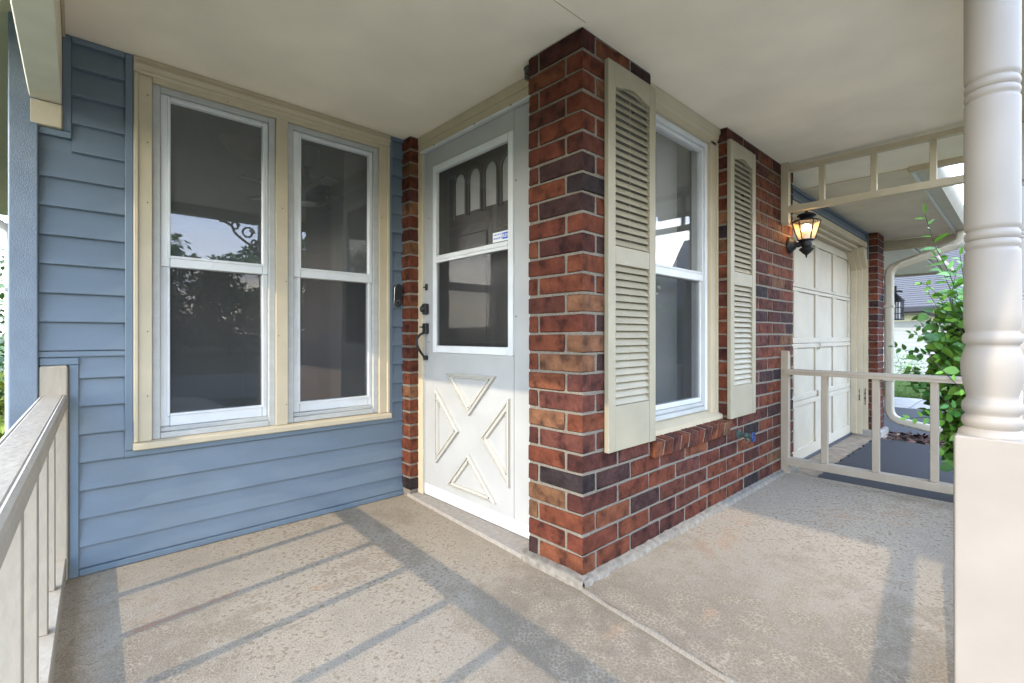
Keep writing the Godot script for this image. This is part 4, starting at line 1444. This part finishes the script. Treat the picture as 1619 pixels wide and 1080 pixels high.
	# downspout: out of the gutter, back to the pier, down and along the ground
	var ds := thing("downspout", "cream fluted downspout bending from the gutter down the brick pier", "downspout")
	m = MB.new()
	var pts := [Vector3(7.86, 2.27, -0.545), Vector3(7.86, 2.18, -0.545), Vector3(7.858, 2.13, -0.56), Vector3(7.85, 2.095, -0.60), Vector3(7.84, 2.075, -0.66), Vector3(7.72, 1.90, -1.10), Vector3(7.705, 1.865, -1.165), Vector3(7.70, 1.82, -1.20), Vector3(7.70, 1.75, -1.208), Vector3(7.70, 0.10, -1.208), Vector3(7.70, 0.02, -1.20), Vector3(7.695, -0.04, -1.165), Vector3(7.69, -0.075, -1.10), Vector3(7.66, -0.19, -0.45)]
	var sec := PackedVector2Array()
	for k in 28:
		var a := TAU * k / 28.0
		var q := Vector2(cos(a), sin(a))
		var s := 1.0 / pow(pow(absf(q.x), 6.0) + pow(absf(q.y), 6.0), 1.0 / 6.0)
		sec.append(q * s * 0.048 * (1.0 - 0.045 * (k % 2)))
	m.sweep(pts, sec, Vector3(0, 0.25, 1))
	part("pipe", m, M.gutter, ds)
	for yy in [1.36, 0.42]:
		boxpart("strap", M.gutter, ds, 7.648, 7.752, yy, yy + 0.03, -1.262, -1.156, 0.004)


# ---------------------------------------------------------------- small things
func small_things() -> void:
	# lit carriage lamp on the brick
	var px := 4.10
	var lz := -1.142
	var l := thing("wall_lantern", "lit black carriage lantern on the brick beside the garage door", "lantern", Vector3(px, 0, 0))
	var m := MB.new()
	m.lathe(Vector3(-0.01, 1.700, ZB), [Vector2(0.066, 0), Vector2(0.066, 0.014), Vector2(0.056, 0.024), Vector2(0.046, 0.028), Vector2(0.042, 0.04), Vector2(0.024, 0.05), Vector2(0, 0.05)], 8, Vector3(0, 0, 1))
	part("wall_plate", m, M.dark_metal, l)
	m = MB.new()
	m.tube([Vector3(-0.01, 1.70, ZB + 0.03), Vector3(-0.006, 1.695, ZB + 0.06), Vector3(0, 1.705, lz - 0.02), Vector3(0, 1.712, lz)], 0.021, 10, 0.9)
	part("arm", m, M.dark_metal, l)
	m = MB.new()
	m.lathe(Vector3(0, 0, lz), [Vector2(0, 1.585), Vector2(0.006, 1.60), Vector2(0.008, 1.612), Vector2(0.016, 1.618), Vector2(0.026, 1.626), Vector2(0.048, 1.652), Vector2(0.050, 1.657), Vector2(0.036, 1.668), Vector2(0.030, 1.673), Vector2(0.034, 1.68), Vector2(0.038, 1.69), Vector2(0.038, 1.716), Vector2(0.055, 1.722), Vector2(0.055, 1.728), Vector2(0, 1.728)], 24)
	part("base_finial", m, M.dark_metal, l)
	m = MB.new()
	m.lathe(Vector3(0, 0, lz), [Vector2(0.096, 1.862), Vector2(0.096, 1.868), Vector2(0.080, 1.876), Vector2(0.055, 1.884), Vector2(0.046, 1.888), Vector2(0.042, 1.896), Vector2(0.060, 1.903), Vector2(0.066, 1.908), Vector2(0.054, 1.920), Vector2(0.030, 1.930), Vector2(0.012, 1.936), Vector2(0.010, 1.942), Vector2(0.005, 1.95), Vector2(0, 1.962)], 24)
	part("roof_cap", m, M.dark_metal, l)
	m = MB.new()
	var gl := MB.new()
	for k in 6:
		var a := TAU * (k + 0.25) / 6.0
		var b := TAU * (k + 1.25) / 6.0
		var p0 := Vector3(cos(a) * 0.054, 1.728, lz + sin(a) * 0.054)
		var p1 := Vector3(cos(a) * 0.093, 1.863, lz + sin(a) * 0.093)
		var q0 := Vector3(cos(b) * 0.054, 1.728, lz + sin(b) * 0.054)
		var q1 := Vector3(cos(b) * 0.093, 1.863, lz + sin(b) * 0.093)
		m.tube([p0, p1], 0.0048, 6)
		m.tube([p1, q1], 0.004, 6)
		gl.quad(p0, q0, q1, p1, Vector3(cos((a + b) / 2), -0.3, sin((a + b) / 2)).normalized())
	part("cage", m, M.dark_metal, l)
	part("lamp_glass", gl, M.lamp_glass, l)
	m = MB.new()
	m.lathe(Vector3(0, 0, lz), [Vector2(0.026, 1.728), Vector2(0.026, 1.75), Vector2(0.020, 1.752), Vector2(0.024, 1.756), Vector2(0.030, 1.785), Vector2(0.031, 1.79)], 20)
	part("bulb_base", m, M.sticker_white, l)
	m = MB.new()
	m.lathe(Vector3(0, 0, lz), [Vector2(0.031, 1.79), Vector2(0.034, 1.805), Vector2(0.033, 1.822), Vector2(0.026, 1.838), Vector2(0.014, 1.846), Vector2(0, 1.848)], 20)
	part("bulb", m, M.bulb, l)
	var om := OmniLight3D.new()
	om.name = "lantern_light"
	om.light_color = Color(1.0, 0.78, 0.48)
	om.light_energy = 0.035
	om.light_size = 0.03
	om.omni_range = 8.0
	om.omni_attenuation = 2.0
	om.shadow_enabled = true
	om.position = Vector3(px, 1.815, lz)
	add_child(om)
	# hose tap
	var f := thing("hose_tap", "weathered green hose tap with a blue wheel on the brick", "tap", Vector3(3.135, 0.375, ZB))
	m = MB.new()
	m.lathe(Vector3.ZERO, [Vector2(0.032, 0), Vector2(0.031, 0.006), Vector2(0.015, 0.010), Vector2(0.012, 0.03), Vector2(0.017, 0.04), Vector2(0.018, 0.055), Vector2(0.014, 0.062), Vector2(0.015, 0.072), Vector2(0.009, 0.076), Vector2(0.006, 0.095), Vector2(0, 0.095)], 16, Vector3(0, -0.08, 1).normalized())
	m.tube([Vector3(0, 0, 0.045), Vector3(0, -0.014, 0.054), Vector3(0, -0.036, 0.062)], 0.0125, 10)
	part("spout", m, M.verdigris, f)
	m = MB.new()
	var ring := []
	for i in 25:
		var a := TAU * i / 24.0
		ring.append(Vector3(cos(a) * 0.027, sin(a) * 0.027 - 0.007, 0.092))
	m.tube(ring, 0.0052, 8)
	for k in 3:
		var a := PI * k / 3.0
		m.tube([Vector3(cos(a) * 0.026, sin(a) * 0.026 - 0.007, 0.092), Vector3(-cos(a) * 0.026, -sin(a) * 0.026 - 0.007, 0.092)], 0.004, 6)
	part("hand_wheel", m, M.valve_blue, f)
	# video doorbell
	var d := thing("doorbell", "black video doorbell with a bright rim on the blue siding", "doorbell", Vector3(1.570, 1.262, ZS + 0.014))
	d.rotation = Vector3(0.07, -0.05, -0.03)
	var pill := PackedVector2Array()
	for k in 24:
		var a := TAU * k / 24.0
		pill.append(Vector2(cos(a) * 0.027, sin(a) * 0.027 + (0.047 if sin(a) > 0 else -0.047)))
	m = MB.new()
	m.prism(pill, Vector3.ZERO, Vector3(1, 0, 0), Vector3.UP, Vector3(0, 0, 0.026), true)
	part("case", m, M.black, d)
	m = MB.new()
	var rim := []
	for p in pill: rim.append(Vector3(p.x, p.y, 0.020))
	rim.append(rim[0])
	m.tube(rim, 0.0022, 6)
	part("rim", m, M.chrome, d)
	m = MB.new()
	m.lathe(Vector3(0, 0.045, 0.026), [Vector2(0.015, 0), Vector2(0.014, 0.003), Vector2(0.008, 0.004), Vector2(0, 0.002)], 16, Vector3(0, 0, 1))
	part("camera_lens", m, M.black, d)
	m = MB.new()
	m.lathe(Vector3(0, -0.045, 0.026), [Vector2(0.016, 0), Vector2(0.0155, 0.0015), Vector2(0.0135, 0.0015), Vector2(0.013, 0.0)], 16, Vector3(0, 0, 1))
	part("button_ring", m, M.chrome, d)
	# old mud nest in the corner over the door
	m = MB.new()
	for k in 26:
		m.ball(Vector3(XB + 0.004 + rng.randf() * 0.03, CEIL - 0.085 + rng.randf() * 0.05, -1.580 - rng.randf() * 0.022), rng.randf_range(0.009, 0.015), 8)
	var n := part("wasp_nest", m, M.nest)
	tag(n, "dark lump of a wasp nest stuck to the brick above the door", "nest")


# ---------------------------------------------------------------- neighbours
func neighbours() -> void:
	# next unit's eave beyond the downspout
	var e := thing("neighbour_eave", "cream slatted eave of the next unit seen behind the downspout", "eave")
	for k in 24:
		var x := 8.10 + k * 0.2
		boxpart("soffit_panel", M.gutter, e, x, x + 0.197, 2.277, 2.30, -2.2, -1.15, 0.004)
	boxpart("fascia", M.gutter_white, e, 8.6, 12.88, 2.25, 2.42, -1.148, -1.12, 0.004)
	boxpart("gutter", M.gutter, e, 8.6, 12.88, 2.262, 2.37, -1.119, -1.0, 0.02)
	for k in 5:
		boxpart("frieze_board", M.gutter, e, 8.058, 8.085 - 0.003 * k, 2.255 - k * 0.03, 2.284 - k * 0.03, -1.5, -0.47 - 0.02 * k, 0.004)
	boxpart("end_board", M.gutter, e, 12.86, 12.89, 2.24, 2.4, -2.2, -1.15, 0.004)
	var m := MB.new()
	m.prism(PackedVector2Array([Vector2(-1.12, 2.42), Vector2(-1.12, 2.40), Vector2(-4.2, 3.3), Vector2(-4.2, 3.34)]), Vector3(8.1, 0, 0), Vector3(0, 0, 1), Vector3.UP, Vector3(4.8, 0, 0))
	part("shingles", m, M.roof, e)
	m = MB.new()
	m.box(8.03, 12.7, -0.3, 2.276, -2.5, -2.2)
	var w := part("neighbour_garage_wall", m, M.gutter)
	tag(w, "cream wall of the next unit under its slatted eave", "wall")
	# lantern on a scroll bracket
	var c := Vector3(11.45, 0, -1.70)
	var l := thing("hanging_lantern", "black caged lantern hanging from a bracket behind the downspout", "lantern", c)
	m = MB.new()
	m.tube([Vector3(-0.1, 1.86, -0.5), Vector3(0, 1.84, -0.2), Vector3(0, 1.84, 0.06), Vector3(0, 1.82, 0.10)], 0.016, 8)
	var sc := []
	for i in 20:
		var a := TAU * i / 14.0
		sc.append(Vector3(0, 1.90 + sin(a) * 0.06 * (1.0 - i / 30.0), -0.22 + cos(a) * 0.06 * (1.0 - i / 30.0)))
	m.tube(sc, 0.009, 6)
	m.tube([Vector3(0, 1.94, 0), Vector3(0, 1.78, 0)], 0.02, 8)
	part("bracket", m, M.black, l)
	m = MB.new()
	m.lathe(Vector3.ZERO, [Vector2(0.03, 1.80), Vector2(0.04, 1.77), Vector2(0.09, 1.72), Vector2(0.14, 1.67), Vector2(0.13, 1.64), Vector2(0, 1.64)], 4)
	part("roof_cap", m, M.black, l)
	m = MB.new()
	for i in 4:
		var a := TAU * i / 4.0 + 0.2
		var b := a + TAU / 4.0
		for k in 4:
			var p := Vector3(cos(a), 0, sin(a)).lerp(Vector3(cos(b), 0, sin(b)), k / 4.0) * 0.125
			m.tube([p + Vector3.UP * 1.64, p + Vector3.UP * 1.30], 0.008, 5)
		for yy in [1.31, 1.42, 1.53]:
			m.tube([Vector3(cos(a) * 0.125, yy, sin(a) * 0.125), Vector3(cos(b) * 0.125, yy, sin(b) * 0.125)], 0.009 if yy > 1.32 else 0.016, 5)
	part("cage", m, M.black, l)
	m = MB.new()
	m.box(-0.07, 0.07, 1.31, 1.63, -0.07, 0.07, 0.01)
	part("frosted_glass", m, M.gutter_white, l)
	# downspout at the back corner beyond the blue post
	m = MB.new()
	var sec := PackedVector2Array()
	for k in 24:
		var a := TAU * k / 24.0
		var q := Vector2(cos(a), sin(a))
		sec.append(q / pow(pow(absf(q.x), 6.0) + pow(absf(q.y), 6.0), 1.0 / 6.0) * 0.030 * (1.0 - 0.045 * (k % 2)))
	m.sweep([Vector3(-0.66, 2.24, -5.9), Vector3(-0.66, 2.14, -5.9), Vector3(-0.64, 2.08, -5.9), Vector3(-0.40, 1.93, -5.9), Vector3(-0.365, 1.88, -5.9), Vector3(-0.36, 1.80, -5.9), Vector3(-0.36, -0.3, -5.9)], sec, Vector3(0.2, 0.1, 1))
	m.box(-0.396, -0.324, 1.38, 1.41, -5.945, -5.855, 0.004)
	var dsp := part("downspout", m, M.gutter_white)
	tag(dsp, "white downspout beyond the blue corner post", "downspout")
	# white house across the lawn
	var h := thing("neighbour_house", "white lap-sided house with a grey shingled roof across the lawn", "house", Vector3(18.9, 0, -2.3))
	h.rotation.y = atan2(0.55, 0.83) * -1.0 + 0.25
	# local: wall faces -x, runs along z
	for k in 17:
		var y := -0.45 + k * 0.125
		m = MB.new()
		m.prism(PackedVector2Array([Vector2(0, y), Vector2(-0.016, y), Vector2(-0.002, y + 0.124), Vector2(0, y + 0.124)]), Vector3(0, 0, -9), Vector3(1, 0, 0), Vector3.UP, Vector3(0, 0, 18))
		part("siding_board", m, M.neighbour, h)
	m = MB.new()
	m.box(0.002, 8, -0.5, 1.72, -9, 9)
	var wall := part("wall", m, M.neighbour, h)
	wall.set_meta("label", "white gable walls of the house")
	boxpart("soffit", M.neighbour_soffit, h, -0.55, 0.0, 1.66, 1.70, -9.3, 9.3, 0.0)
	boxpart("frieze_board", M.neighbour_soffit, h, -0.03, -0.004, 1.45, 1.66, -9, 9, 0.0)
	boxpart("fascia", M.black, h, -0.58, -0.55, 1.66, 1.80, -9.3, 9.3, 0.0)
	boxpart("gutter", M.asphalt_old, h, -0.70, -0.582, 1.70, 1.86, -9.3, 9.3, 0.02)
	m = MB.new()
	for k in 52:      # shingle courses
		var x := -0.66 + k * 0.15
		var y := 1.86 + k * 0.075
		m.prism(PackedVector2Array([Vector2(x, y), Vector2(x, y + 0.012), Vector2(x + 0.17, y + 0.012 + 0.066), Vector2(x + 0.17, y + 0.04)]), Vector3(0, 0, -9.4), Vector3(1, 0, 0), Vector3.UP, Vector3(0, 0, 18.8))
	part("shingles", m, M.roof, h)
	m = MB.new()
	m.tube([Vector3(-0.64, 1.72, 0.55), Vector3(-0.60, 1.62, 0.62), Vector3(-0.12, 1.32, 1.2), Vector3(-0.07, 1.22, 1.27), Vector3(-0.07, -0.3, 1.27)], 0.045, 8)
	part("downspout", m, M.asphalt_old, h)


# ---------------------------------------------------------------- plants
func foliage(m: MB, n: int, c: Vector3, r: Vector3, l0: float, l1: float, wide: float, dark: Color, light: Color, seg := 2, shell := 0.5) -> void:
	for i in n:
		var d := Vector3(rng.randfn(), rng.randfn(), rng.randfn()).normalized()
		var q := pow(rng.randf(), shell)
		var p := c + d * r * q
		m.col = dark.lerp(light, rng.randf())
		var dir := (d + Vector3(rng.randf_range(-1, 1), rng.randf_range(-0.9, 0.5), rng.randf_range(-1, 1)) * 0.9).normalized()
		var nn := (Vector3.UP + Vector3(rng.randf_range(-1, 1), 0, rng.randf_range(-1, 1)) * 0.8 + d * 0.5).normalized()
		if absf(nn.dot(dir)) > 0.95: nn = Vector3(1, 0.2, 0)
		var l := rng.randf_range(l0, l1)
		m.leaf(p, dir, nn, l, l * wide, 0.2, seg)


func tree_mesh(sd: int, tall: float, crown: float) -> Array:
	rng.seed = sd
	var t := MB.new()
	t.tube([Vector3.ZERO, Vector3(0.1, tall * 0.3, 0.05), Vector3(-0.05, tall * 0.6, 0.1), Vector3(0, tall * 0.85, 0)], 0.04 * tall * 0.55, 8, 0.3)
	var f := MB.new()
	var dark := Color(0.045, 0.10, 0.026)
	var light := Color(0.11, 0.20, 0.045)
	for k in 20:
		var a := rng.randf() * TAU
		var hgt := rng.randf_range(0.10, 0.98)
		var rr := crown * (1.0 - absf(hgt - 0.45) * 1.1) * rng.randf_range(0.35, 0.9)
		var c := Vector3(cos(a) * rr, tall * hgt, sin(a) * rr)
		if k % 3 == 0:
			t.tube([Vector3(0, tall * hgt * 0.65, 0), c * Vector3(0.5, 0.9, 0.5), c], 0.03 * crown * 0.5, 6, 0.3)
		foliage(f, 230, c, Vector3(1, 0.75, 1) * crown * rng.randf_range(0.26, 0.45), 0.22, 0.45, 0.7, dark, light, 2)
	return [t.mesh(), f.mesh()]


func plants() -> void:
	# trees across the street and round the house, mirrored in the windows
	var protos := []
	for k in 3:
		var ms := tree_mesh(100 + k, [7.2, 6.0, 8.2][k], [2.9, 2.5, 3.0][k])
		protos.append(ms)
	rng.seed = 55
	var spots := [[3, 34, 0], [8, 31, 1], [12.5, 35, 2], [17, 31, 1], [21.5, 35, 0], [-2, 36, 2], [26, 30, 0], [-8, 33, 1], [31, 33, 2], [36, 27, 1], [6, 40, 2], [14.5, 42, 0], [23, 41, 2], [-15, 36, 0], [42, 22, 2], [46, 14, 0], [40, 33, 2], [-24, 38, 2]]
	for i in spots.size():
		var s = spots[i]
		var t := thing("shade_tree", "broad green shade tree across the street from the porch", "tree", Vector3(s[0], -0.3, s[1]), "trees across the street")
		t.rotation.y = rng.randf() * TAU
		t.scale = Vector3.ONE * rng.randf_range(0.95, 1.3)
		put("trunk", protos[s[2]][0], M.bark, t)
		put("crown", protos[s[2]][1], M.leaf_far, t)
	# bushes past the corner of the blue wall
	for q in [[-0.80, -8.7, 2.1, "tall green bush behind the blue corner post and downspout"], [-1.0, -11.5, 3.0, "larger dark bush farther behind the blue corner post"], [-0.52, -7.7, 0.8, "small yellow green shrub low behind the downspout"]]:
		var b := thing("bush", q[3], "bush", Vector3(q[0], -0.3, q[1]))
		var f := MB.new()
		var yl: bool = q[2] < 1.0
		foliage(f, 1500, Vector3(0, q[2] * 0.55, 0), Vector3(0.55, 0.55, 0.55) * q[2], 0.07, 0.14, 0.6, Color(0.05, 0.10, 0.02) if not yl else Color(0.12, 0.17, 0.02), Color(0.12, 0.2, 0.04) if not yl else Color(0.28, 0.32, 0.04))
		part("foliage", f, M.leaf_far, b)
		f = MB.new()
		for k in 5: f.tube([Vector3(0, 0, 0), Vector3(rng.randf_range(-0.2, 0.2), q[2] * 0.6, rng.randf_range(-0.2, 0.2))], 0.02, 5, 0.4)
		part("stems", f, M.bark, b)
	# the big shrub at the porch corner
	var sh := thing("corner_shrub", "leafy green shrub growing between the porch post and the driveway", "shrub", Vector3(4.75, GY, -0.22))
	var st := MB.new()
	var fo := MB.new()
	var dk := Color(0.05, 0.14, 0.024)
	var lt := Color(0.20, 0.40, 0.05)
	for k in 150:
		var a := rng.randf() * TAU
		var hy := rng.randf_range(0.42, 1.62)
		var wr := 0.64 * (1.0 - 0.62 * absf(hy - 1.0))
		var top := Vector3(cos(a) * rng.randf_range(0.1, wr) + 0.12, hy, sin(a) * rng.randf_range(0.05, wr * 0.8) + 0.06)
		var mid := top * Vector3(0.45, 0.6, 0.45) + Vector3(rng.randf_range(-0.08, 0.08), 0.05, rng.randf_range(-0.08, 0.08))
		st.tube([Vector3(top.x * 0.1, 0, top.z * 0.1), mid, top], 0.007, 5, 0.35)
		for i in 46:
			var t := rng.randf_range(0.2, 1.0)
			var p := mid.lerp(top, t) if rng.randf() > 0.3 else (top * 0.05).lerp(mid, t)
			p += Vector3(rng.randfn(), rng.randfn(), rng.randfn()) * 0.035
			fo.col = dk.lerp(lt, pow(rng.randf(), 1.3))
			var dir := Vector3(rng.randf_range(-1, 1), rng.randf_range(-0.55, 0.3), rng.randf_range(-1, 1)).normalized()
			var l := rng.randf_range(0.05, 0.095)
			fo.leaf(p, dir, (Vector3.UP * 0.75 + Vector3(rng.randf_range(-1.4, 0.6), 0, rng.randf_range(-0.6, 1.2))).normalized(), l, l * 0.72, 0.2, 4)
	part("stems", st, M.bark, sh)
	var fl := part("foliage", fo, M.leaf, sh)
	fl.set_meta("kind", "stuff")
	# long shoots with single leaves
	shoot(sh, [Vector3(0.22, 1.2, -0.06), Vector3(0.172, 1.493, -0.125), Vector3(0.106, 1.73, -0.186), Vector3(0.029, 1.93, -0.257), Vector3(-0.027, 2.168, -0.309)], 21, 0.145, 0.27, Color(0.13, 0.33, 0.03))
	shoot(sh, [Vector3(0.1, 1.0, -0.08), Vector3(0.025, 1.30, -0.124), Vector3(-0.012, 1.53, -0.159), Vector3(0.012, 1.72, -0.137)], 16, 0.135, 0.30, Color(0.07, 0.22, 0.03))
	shoot(sh, [Vector3(0.35, 1.2, -0.05), Vector3(0.40, 1.5, -0.16), Vector3(0.36, 1.75, -0.24), Vector3(0.30, 1.88, -0.28)], 18, 0.14, 0.30, Color(0.10, 0.29, 0.03))
	shoot(sh, [Vector3(0.3, 1.2, 0.0), Vector3(0.28, 1.55, -0.10), Vector3(0.20, 1.86, -0.13)], 16, 0.14, 0.30, Color(0.14, 0.34, 0.03))
	shoot(sh, [Vector3(0.6, 1.1, -0.12), Vector3(0.66, 1.4, -0.26), Vector3(0.62, 1.62, -0.36)], 18, 0.08, 0.64, Color(0.22, 0.40, 0.04))
	shoot(sh, [Vector3(0.5, 1.0, -0.15), Vector3(0.45, 1.22, -0.33), Vector3(0.38, 1.27, -0.44)], 16, 0.085, 0.66, Color(0.12, 0.30, 0.03))
	shoot(sh, [Vector3(0.15, 1.1, -0.02), Vector3(0.10, 1.45, -0.10), Vector3(0.05, 1.62, -0.09)], 14, 0.14, 0.28, Color(0.08, 0.25, 0.03))
	shoot(sh, [Vector3(-0.5, 0.80, 0.05), Vector3(-0.87, 0.942, -0.054), Vector3(-0.928, 1.021, -0.108), Vector3(-0.974, 1.085, -0.151), Vector3(-1.013, 1.152, -0.187)], 9, 0.07, 0.42, Color(0.15, 0.33, 0.03))
	shoot(sh, [Vector3(0.48, 1.15, -0.15), Vector3(0.51, 1.41, -0.22), Vector3(0.454, 1.564, -0.272), Vector3(0.378, 1.667, -0.343), Vector3(0.34, 1.683, -0.378)], 18, 0.078, 0.62, Color(0.20, 0.38, 0.03))
	shoot(sh, [Vector3(0.5, 1.0, -0.1), Vector3(0.51, 1.101, -0.22), Vector3(0.36, 1.101, -0.36), Vector3(0.246, 1.137, -0.465), Vector3(0.178, 1.162, -0.528)], 17, 0.078, 0.66, Color(0.06, 0.19, 0.03))
	shoot(sh, [Vector3(0.45, 1.2, -0.15), Vector3(0.5, 1.3, -0.28), Vector3(0.42, 1.33, -0.40)], 13, 0.08, 0.66, Color(0.10, 0.25, 0.03))
	shoot(sh, [Vector3(-0.15, 0.5, 0.0), Vector3(-0.25, 0.60, -0.108), Vector3(-0.315, 0.666, -0.167), Vector3(-0.42, 0.688, -0.265), Vector3(-0.516, 0.675, -0.354)], 14, 0.085, 0.58, Color(0.13, 0.31, 0.03))
	shoot(sh, [Vector3(0.0, 0.6, -0.05), Vector3(-0.03, 0.746, -0.175), Vector3(-0.13, 0.839, -0.269), Vector3(-0.182, 0.875, -0.316)], 12, 0.085, 0.6, Color(0.05, 0.17, 0.03))
	shoot(sh, [Vector3(-0.25, 0.6, 0.0), Vector3(-0.387, 0.747, -0.098), Vector3(-0.434, 0.789, -0.141), Vector3(-0.471, 0.853, -0.175)], 9, 0.095, 0.5, Color(0.07, 0.22, 0.03))
	# flowering plant at the foot of the white house
	for q in [[17.6, -2.35, 0.75, "loose flowering plant against the white house wall"], [17.4, -3.45, 0.6, "smaller plant against the white house, half behind the downspout"]]:
		var b := thing("garden_plant", q[3], "plant", Vector3(q[0], GY, q[1]))
		var f := MB.new()
		foliage(f, 500, Vector3(0, q[2] * 0.55, 0), Vector3(0.55, 0.65, 0.55) * q[2], 0.05, 0.12, 0.4, Color(0.08, 0.16, 0.05), Color(0.2, 0.32, 0.1))
		part("foliage", f, M.leaf_far, b)


func shoot(parent: Node, pts: Array, n: int, l: float, wide: float, c: Color) -> void:
	var cu := Curve3D.new()
	for p in pts: cu.add_point(p)
	var m := MB.new()
	var line := []
	for i in 13: line.append(cu.sample_baked(cu.get_baked_length() * i / 12.0, true))
	m.tube(line, 0.0042, 6, 0.4)
	m.col = Color(0.12, 0.2, 0.04)
	part("twig", m, M.bark, parent)
	for i in n:
		var t := 0.12 + 0.88 * float(i) / (n - 1)
		var p: Vector3 = cu.sample_baked(cu.get_baked_length() * t, true)
		var up: Vector3 = (cu.sample_baked(cu.get_baked_length() * minf(1.0, t + 0.05), true) - cu.sample_baked(cu.get_baked_length() * maxf(0, t - 0.05), true)).normalized()
		var a := i * 2.4 + rng.randf() * 0.5
		var side := (up.cross(Vector3(0, 0, 1)).normalized() * cos(a) + up.cross(Vector3(1, 0, 0)).normalized() * sin(a)).normalized()
		var dir := (side + up * (0.5 if i < n - 1 else 3.0)).normalized()
		var f := MB.new()
		var k := rng.randf_range(0.7, 1.25)
		f.col = Color(c.r * k, c.g * k, c.b * k)
		var s := l * rng.randf_range(0.75, 1.1) * (1.0 - 0.45 * t * t)
		f.leaf(Vector3.ZERO, dir, (Vector3.UP * 0.55 + Vector3(rng.randf_range(-0.9, -0.3), 0, rng.randf_range(0.1, 0.7))).normalized(), s, s * wide, 0.25, 5)
		var o := part("leaf", f, M.leaf, parent)
		o.position = p


# ---------------------------------------------------------------- rooms behind the glass
func rooms() -> void:
	var m := MB.new()
	# front room behind the siding windows: floor, ceiling, walls with thickness
	m.box(-0.10, 1.70, -0.15, -0.05, -7.0, ZS - 0.12)
	m.box(-0.165, -0.10, -0.3, 1.1, -7.0, ZS - 0.12)
	m.box(-0.165, -0.10, 2.0, 2.46, -7.0, ZS - 0.12)
	m.box(-0.165, -0.10, 1.1, 2.0, -7.0, -6.0)
	m.box(-0.165, -0.10, 1.1, 2.0, -3.5, ZS - 0.12)
	m.box(1.70, 1.80, -0.15, 2.46, -7.1, -2.82)
	m.box(-0.165, 1.80, -0.15, 2.46, -7.1, -7.0)
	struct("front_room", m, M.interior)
	m = MB.new()
	m.box(-0.10, 1.70, 2.36, 2.46, -7.0, ZS - 0.12)
	struct("room_ceiling", m, mat("room_white", lin(0.72, 0.62, 0.55), 0.9))
	m = MB.new()
	# hall behind the entry door and the brick wall
	m.box(1.90, 4.15, -0.15, -0.05, -2.8, ZB - 0.1)
	m.box(1.70, 4.15, 2.36, 2.46, -2.8, ZB - 0.1)
	m.box(1.86, 1.92, -0.15, 2.36, -2.8, -1.36)
	m.box(1.80, 4.15, -0.15, 2.46, -2.9, -2.8)
	m.box(4.10, 4.18, -0.15, 2.46, -2.8, -1.5)
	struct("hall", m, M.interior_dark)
	# curtains
	var c := thing("window_curtain", "grey curtain hanging inside the brick wall window", "curtain")
	m = MB.new()
	var line := []
	for i in 41: line.append(Vector3(2.66 + 0.24 * i / 40.0, 0.5, -1.56 + 0.02 * sin(i * 0.9)))
	for i in 40:
		var nn := Vector3(0, 0, 1)
		m.quad(line[i], line[i + 1], line[i + 1] + Vector3.UP * 1.75, line[i] + Vector3.UP * 1.75, nn)
	part("cloth", m, M.curtain, c)
	c = thing("window_curtain", "dark curtain drawn aside inside the window by the doorbell", "curtain")
	m = MB.new()
	for i in 40:
		var x0 := 1.30 + 0.16 * i / 40.0
		var x1 := 1.30 + 0.16 * (i + 1) / 40.0
		m.quad(Vector3(x0 - 0.03, 0.3, -2.98 + 0.02 * sin(i * 1.1)), Vector3(x1 - 0.03, 0.3, -2.98 + 0.02 * sin(i * 1.1 + 1.1)), Vector3(x1, 2.3, -2.98 + 0.02 * sin(i * 1.1 + 1.1)), Vector3(x0, 2.3, -2.98 + 0.02 * sin(i * 1.1)), Vector3(0, 0, 1))
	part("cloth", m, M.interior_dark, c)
	# ceiling fan
	var f := thing("ceiling_fan", "dark ceiling fan hanging in the room behind the window", "fan", Vector3(1.275, 0, -3.56))
	m = MB.new()
	m.lathe(Vector3.ZERO, [Vector2(0.03, 2.22), Vector2(0.05, 2.25), Vector2(0.085, 2.29), Vector2(0.085, 2.36), Vector2(0, 2.36)], 20)
	m.tube([Vector3(0, 2.24, 0), Vector3(0, 2.08, 0)], 0.020, 8)
	part("down_rod", m, M.black, f)
	m = MB.new()
	m.lathe(Vector3.ZERO, [Vector2(0, 1.97), Vector2(0.10, 1.955), Vector2(0.135, 1.98), Vector2(0.145, 2.06), Vector2(0.13, 2.10), Vector2(0.03, 2.09)], 24)
	part("motor", m, M.black, f)
	m = MB.new()
	m.lathe(Vector3.ZERO, [Vector2(0, 1.945), Vector2(0.05, 1.948), Vector2(0.075, 1.969), Vector2(0, 1.969)], 20)
	part("light_bowl", m, M.curtain, f)
	for k in 5:
		var a := TAU * k / 5.0 + 0.35
		m = MB.new()
		var d := Vector3(cos(a), 0, sin(a))
		var s := Vector3(-sin(a), 0, cos(a))
		var p := Vector3(0, 2.02, 0)
		m.prism(PackedVector2Array([Vector2(-0.045, -0.004), Vector2(0.045, 0.008), Vector2(0.045, 0.016), Vector2(-0.045, 0.004)]), p + d * 0.12, s, Vector3.UP, d * 0.36)
		part("blade", m, M.black, f)
	var dm := MB.new()
	dm.lathe(Vector3(0.92, 0, -3.72), [Vector2(0, 2.25), Vector2(0.06, 2.255), Vector2(0.13, 2.29), Vector2(0.15, 2.33), Vector2(0.165, 2.335), Vector2(0.165, 2.36)], 24)
	var dome := part("ceiling_dome", dm, M.interior)
	tag(dome, "round flush ceiling light inside, behind the glass farther from the door", "ceiling light")
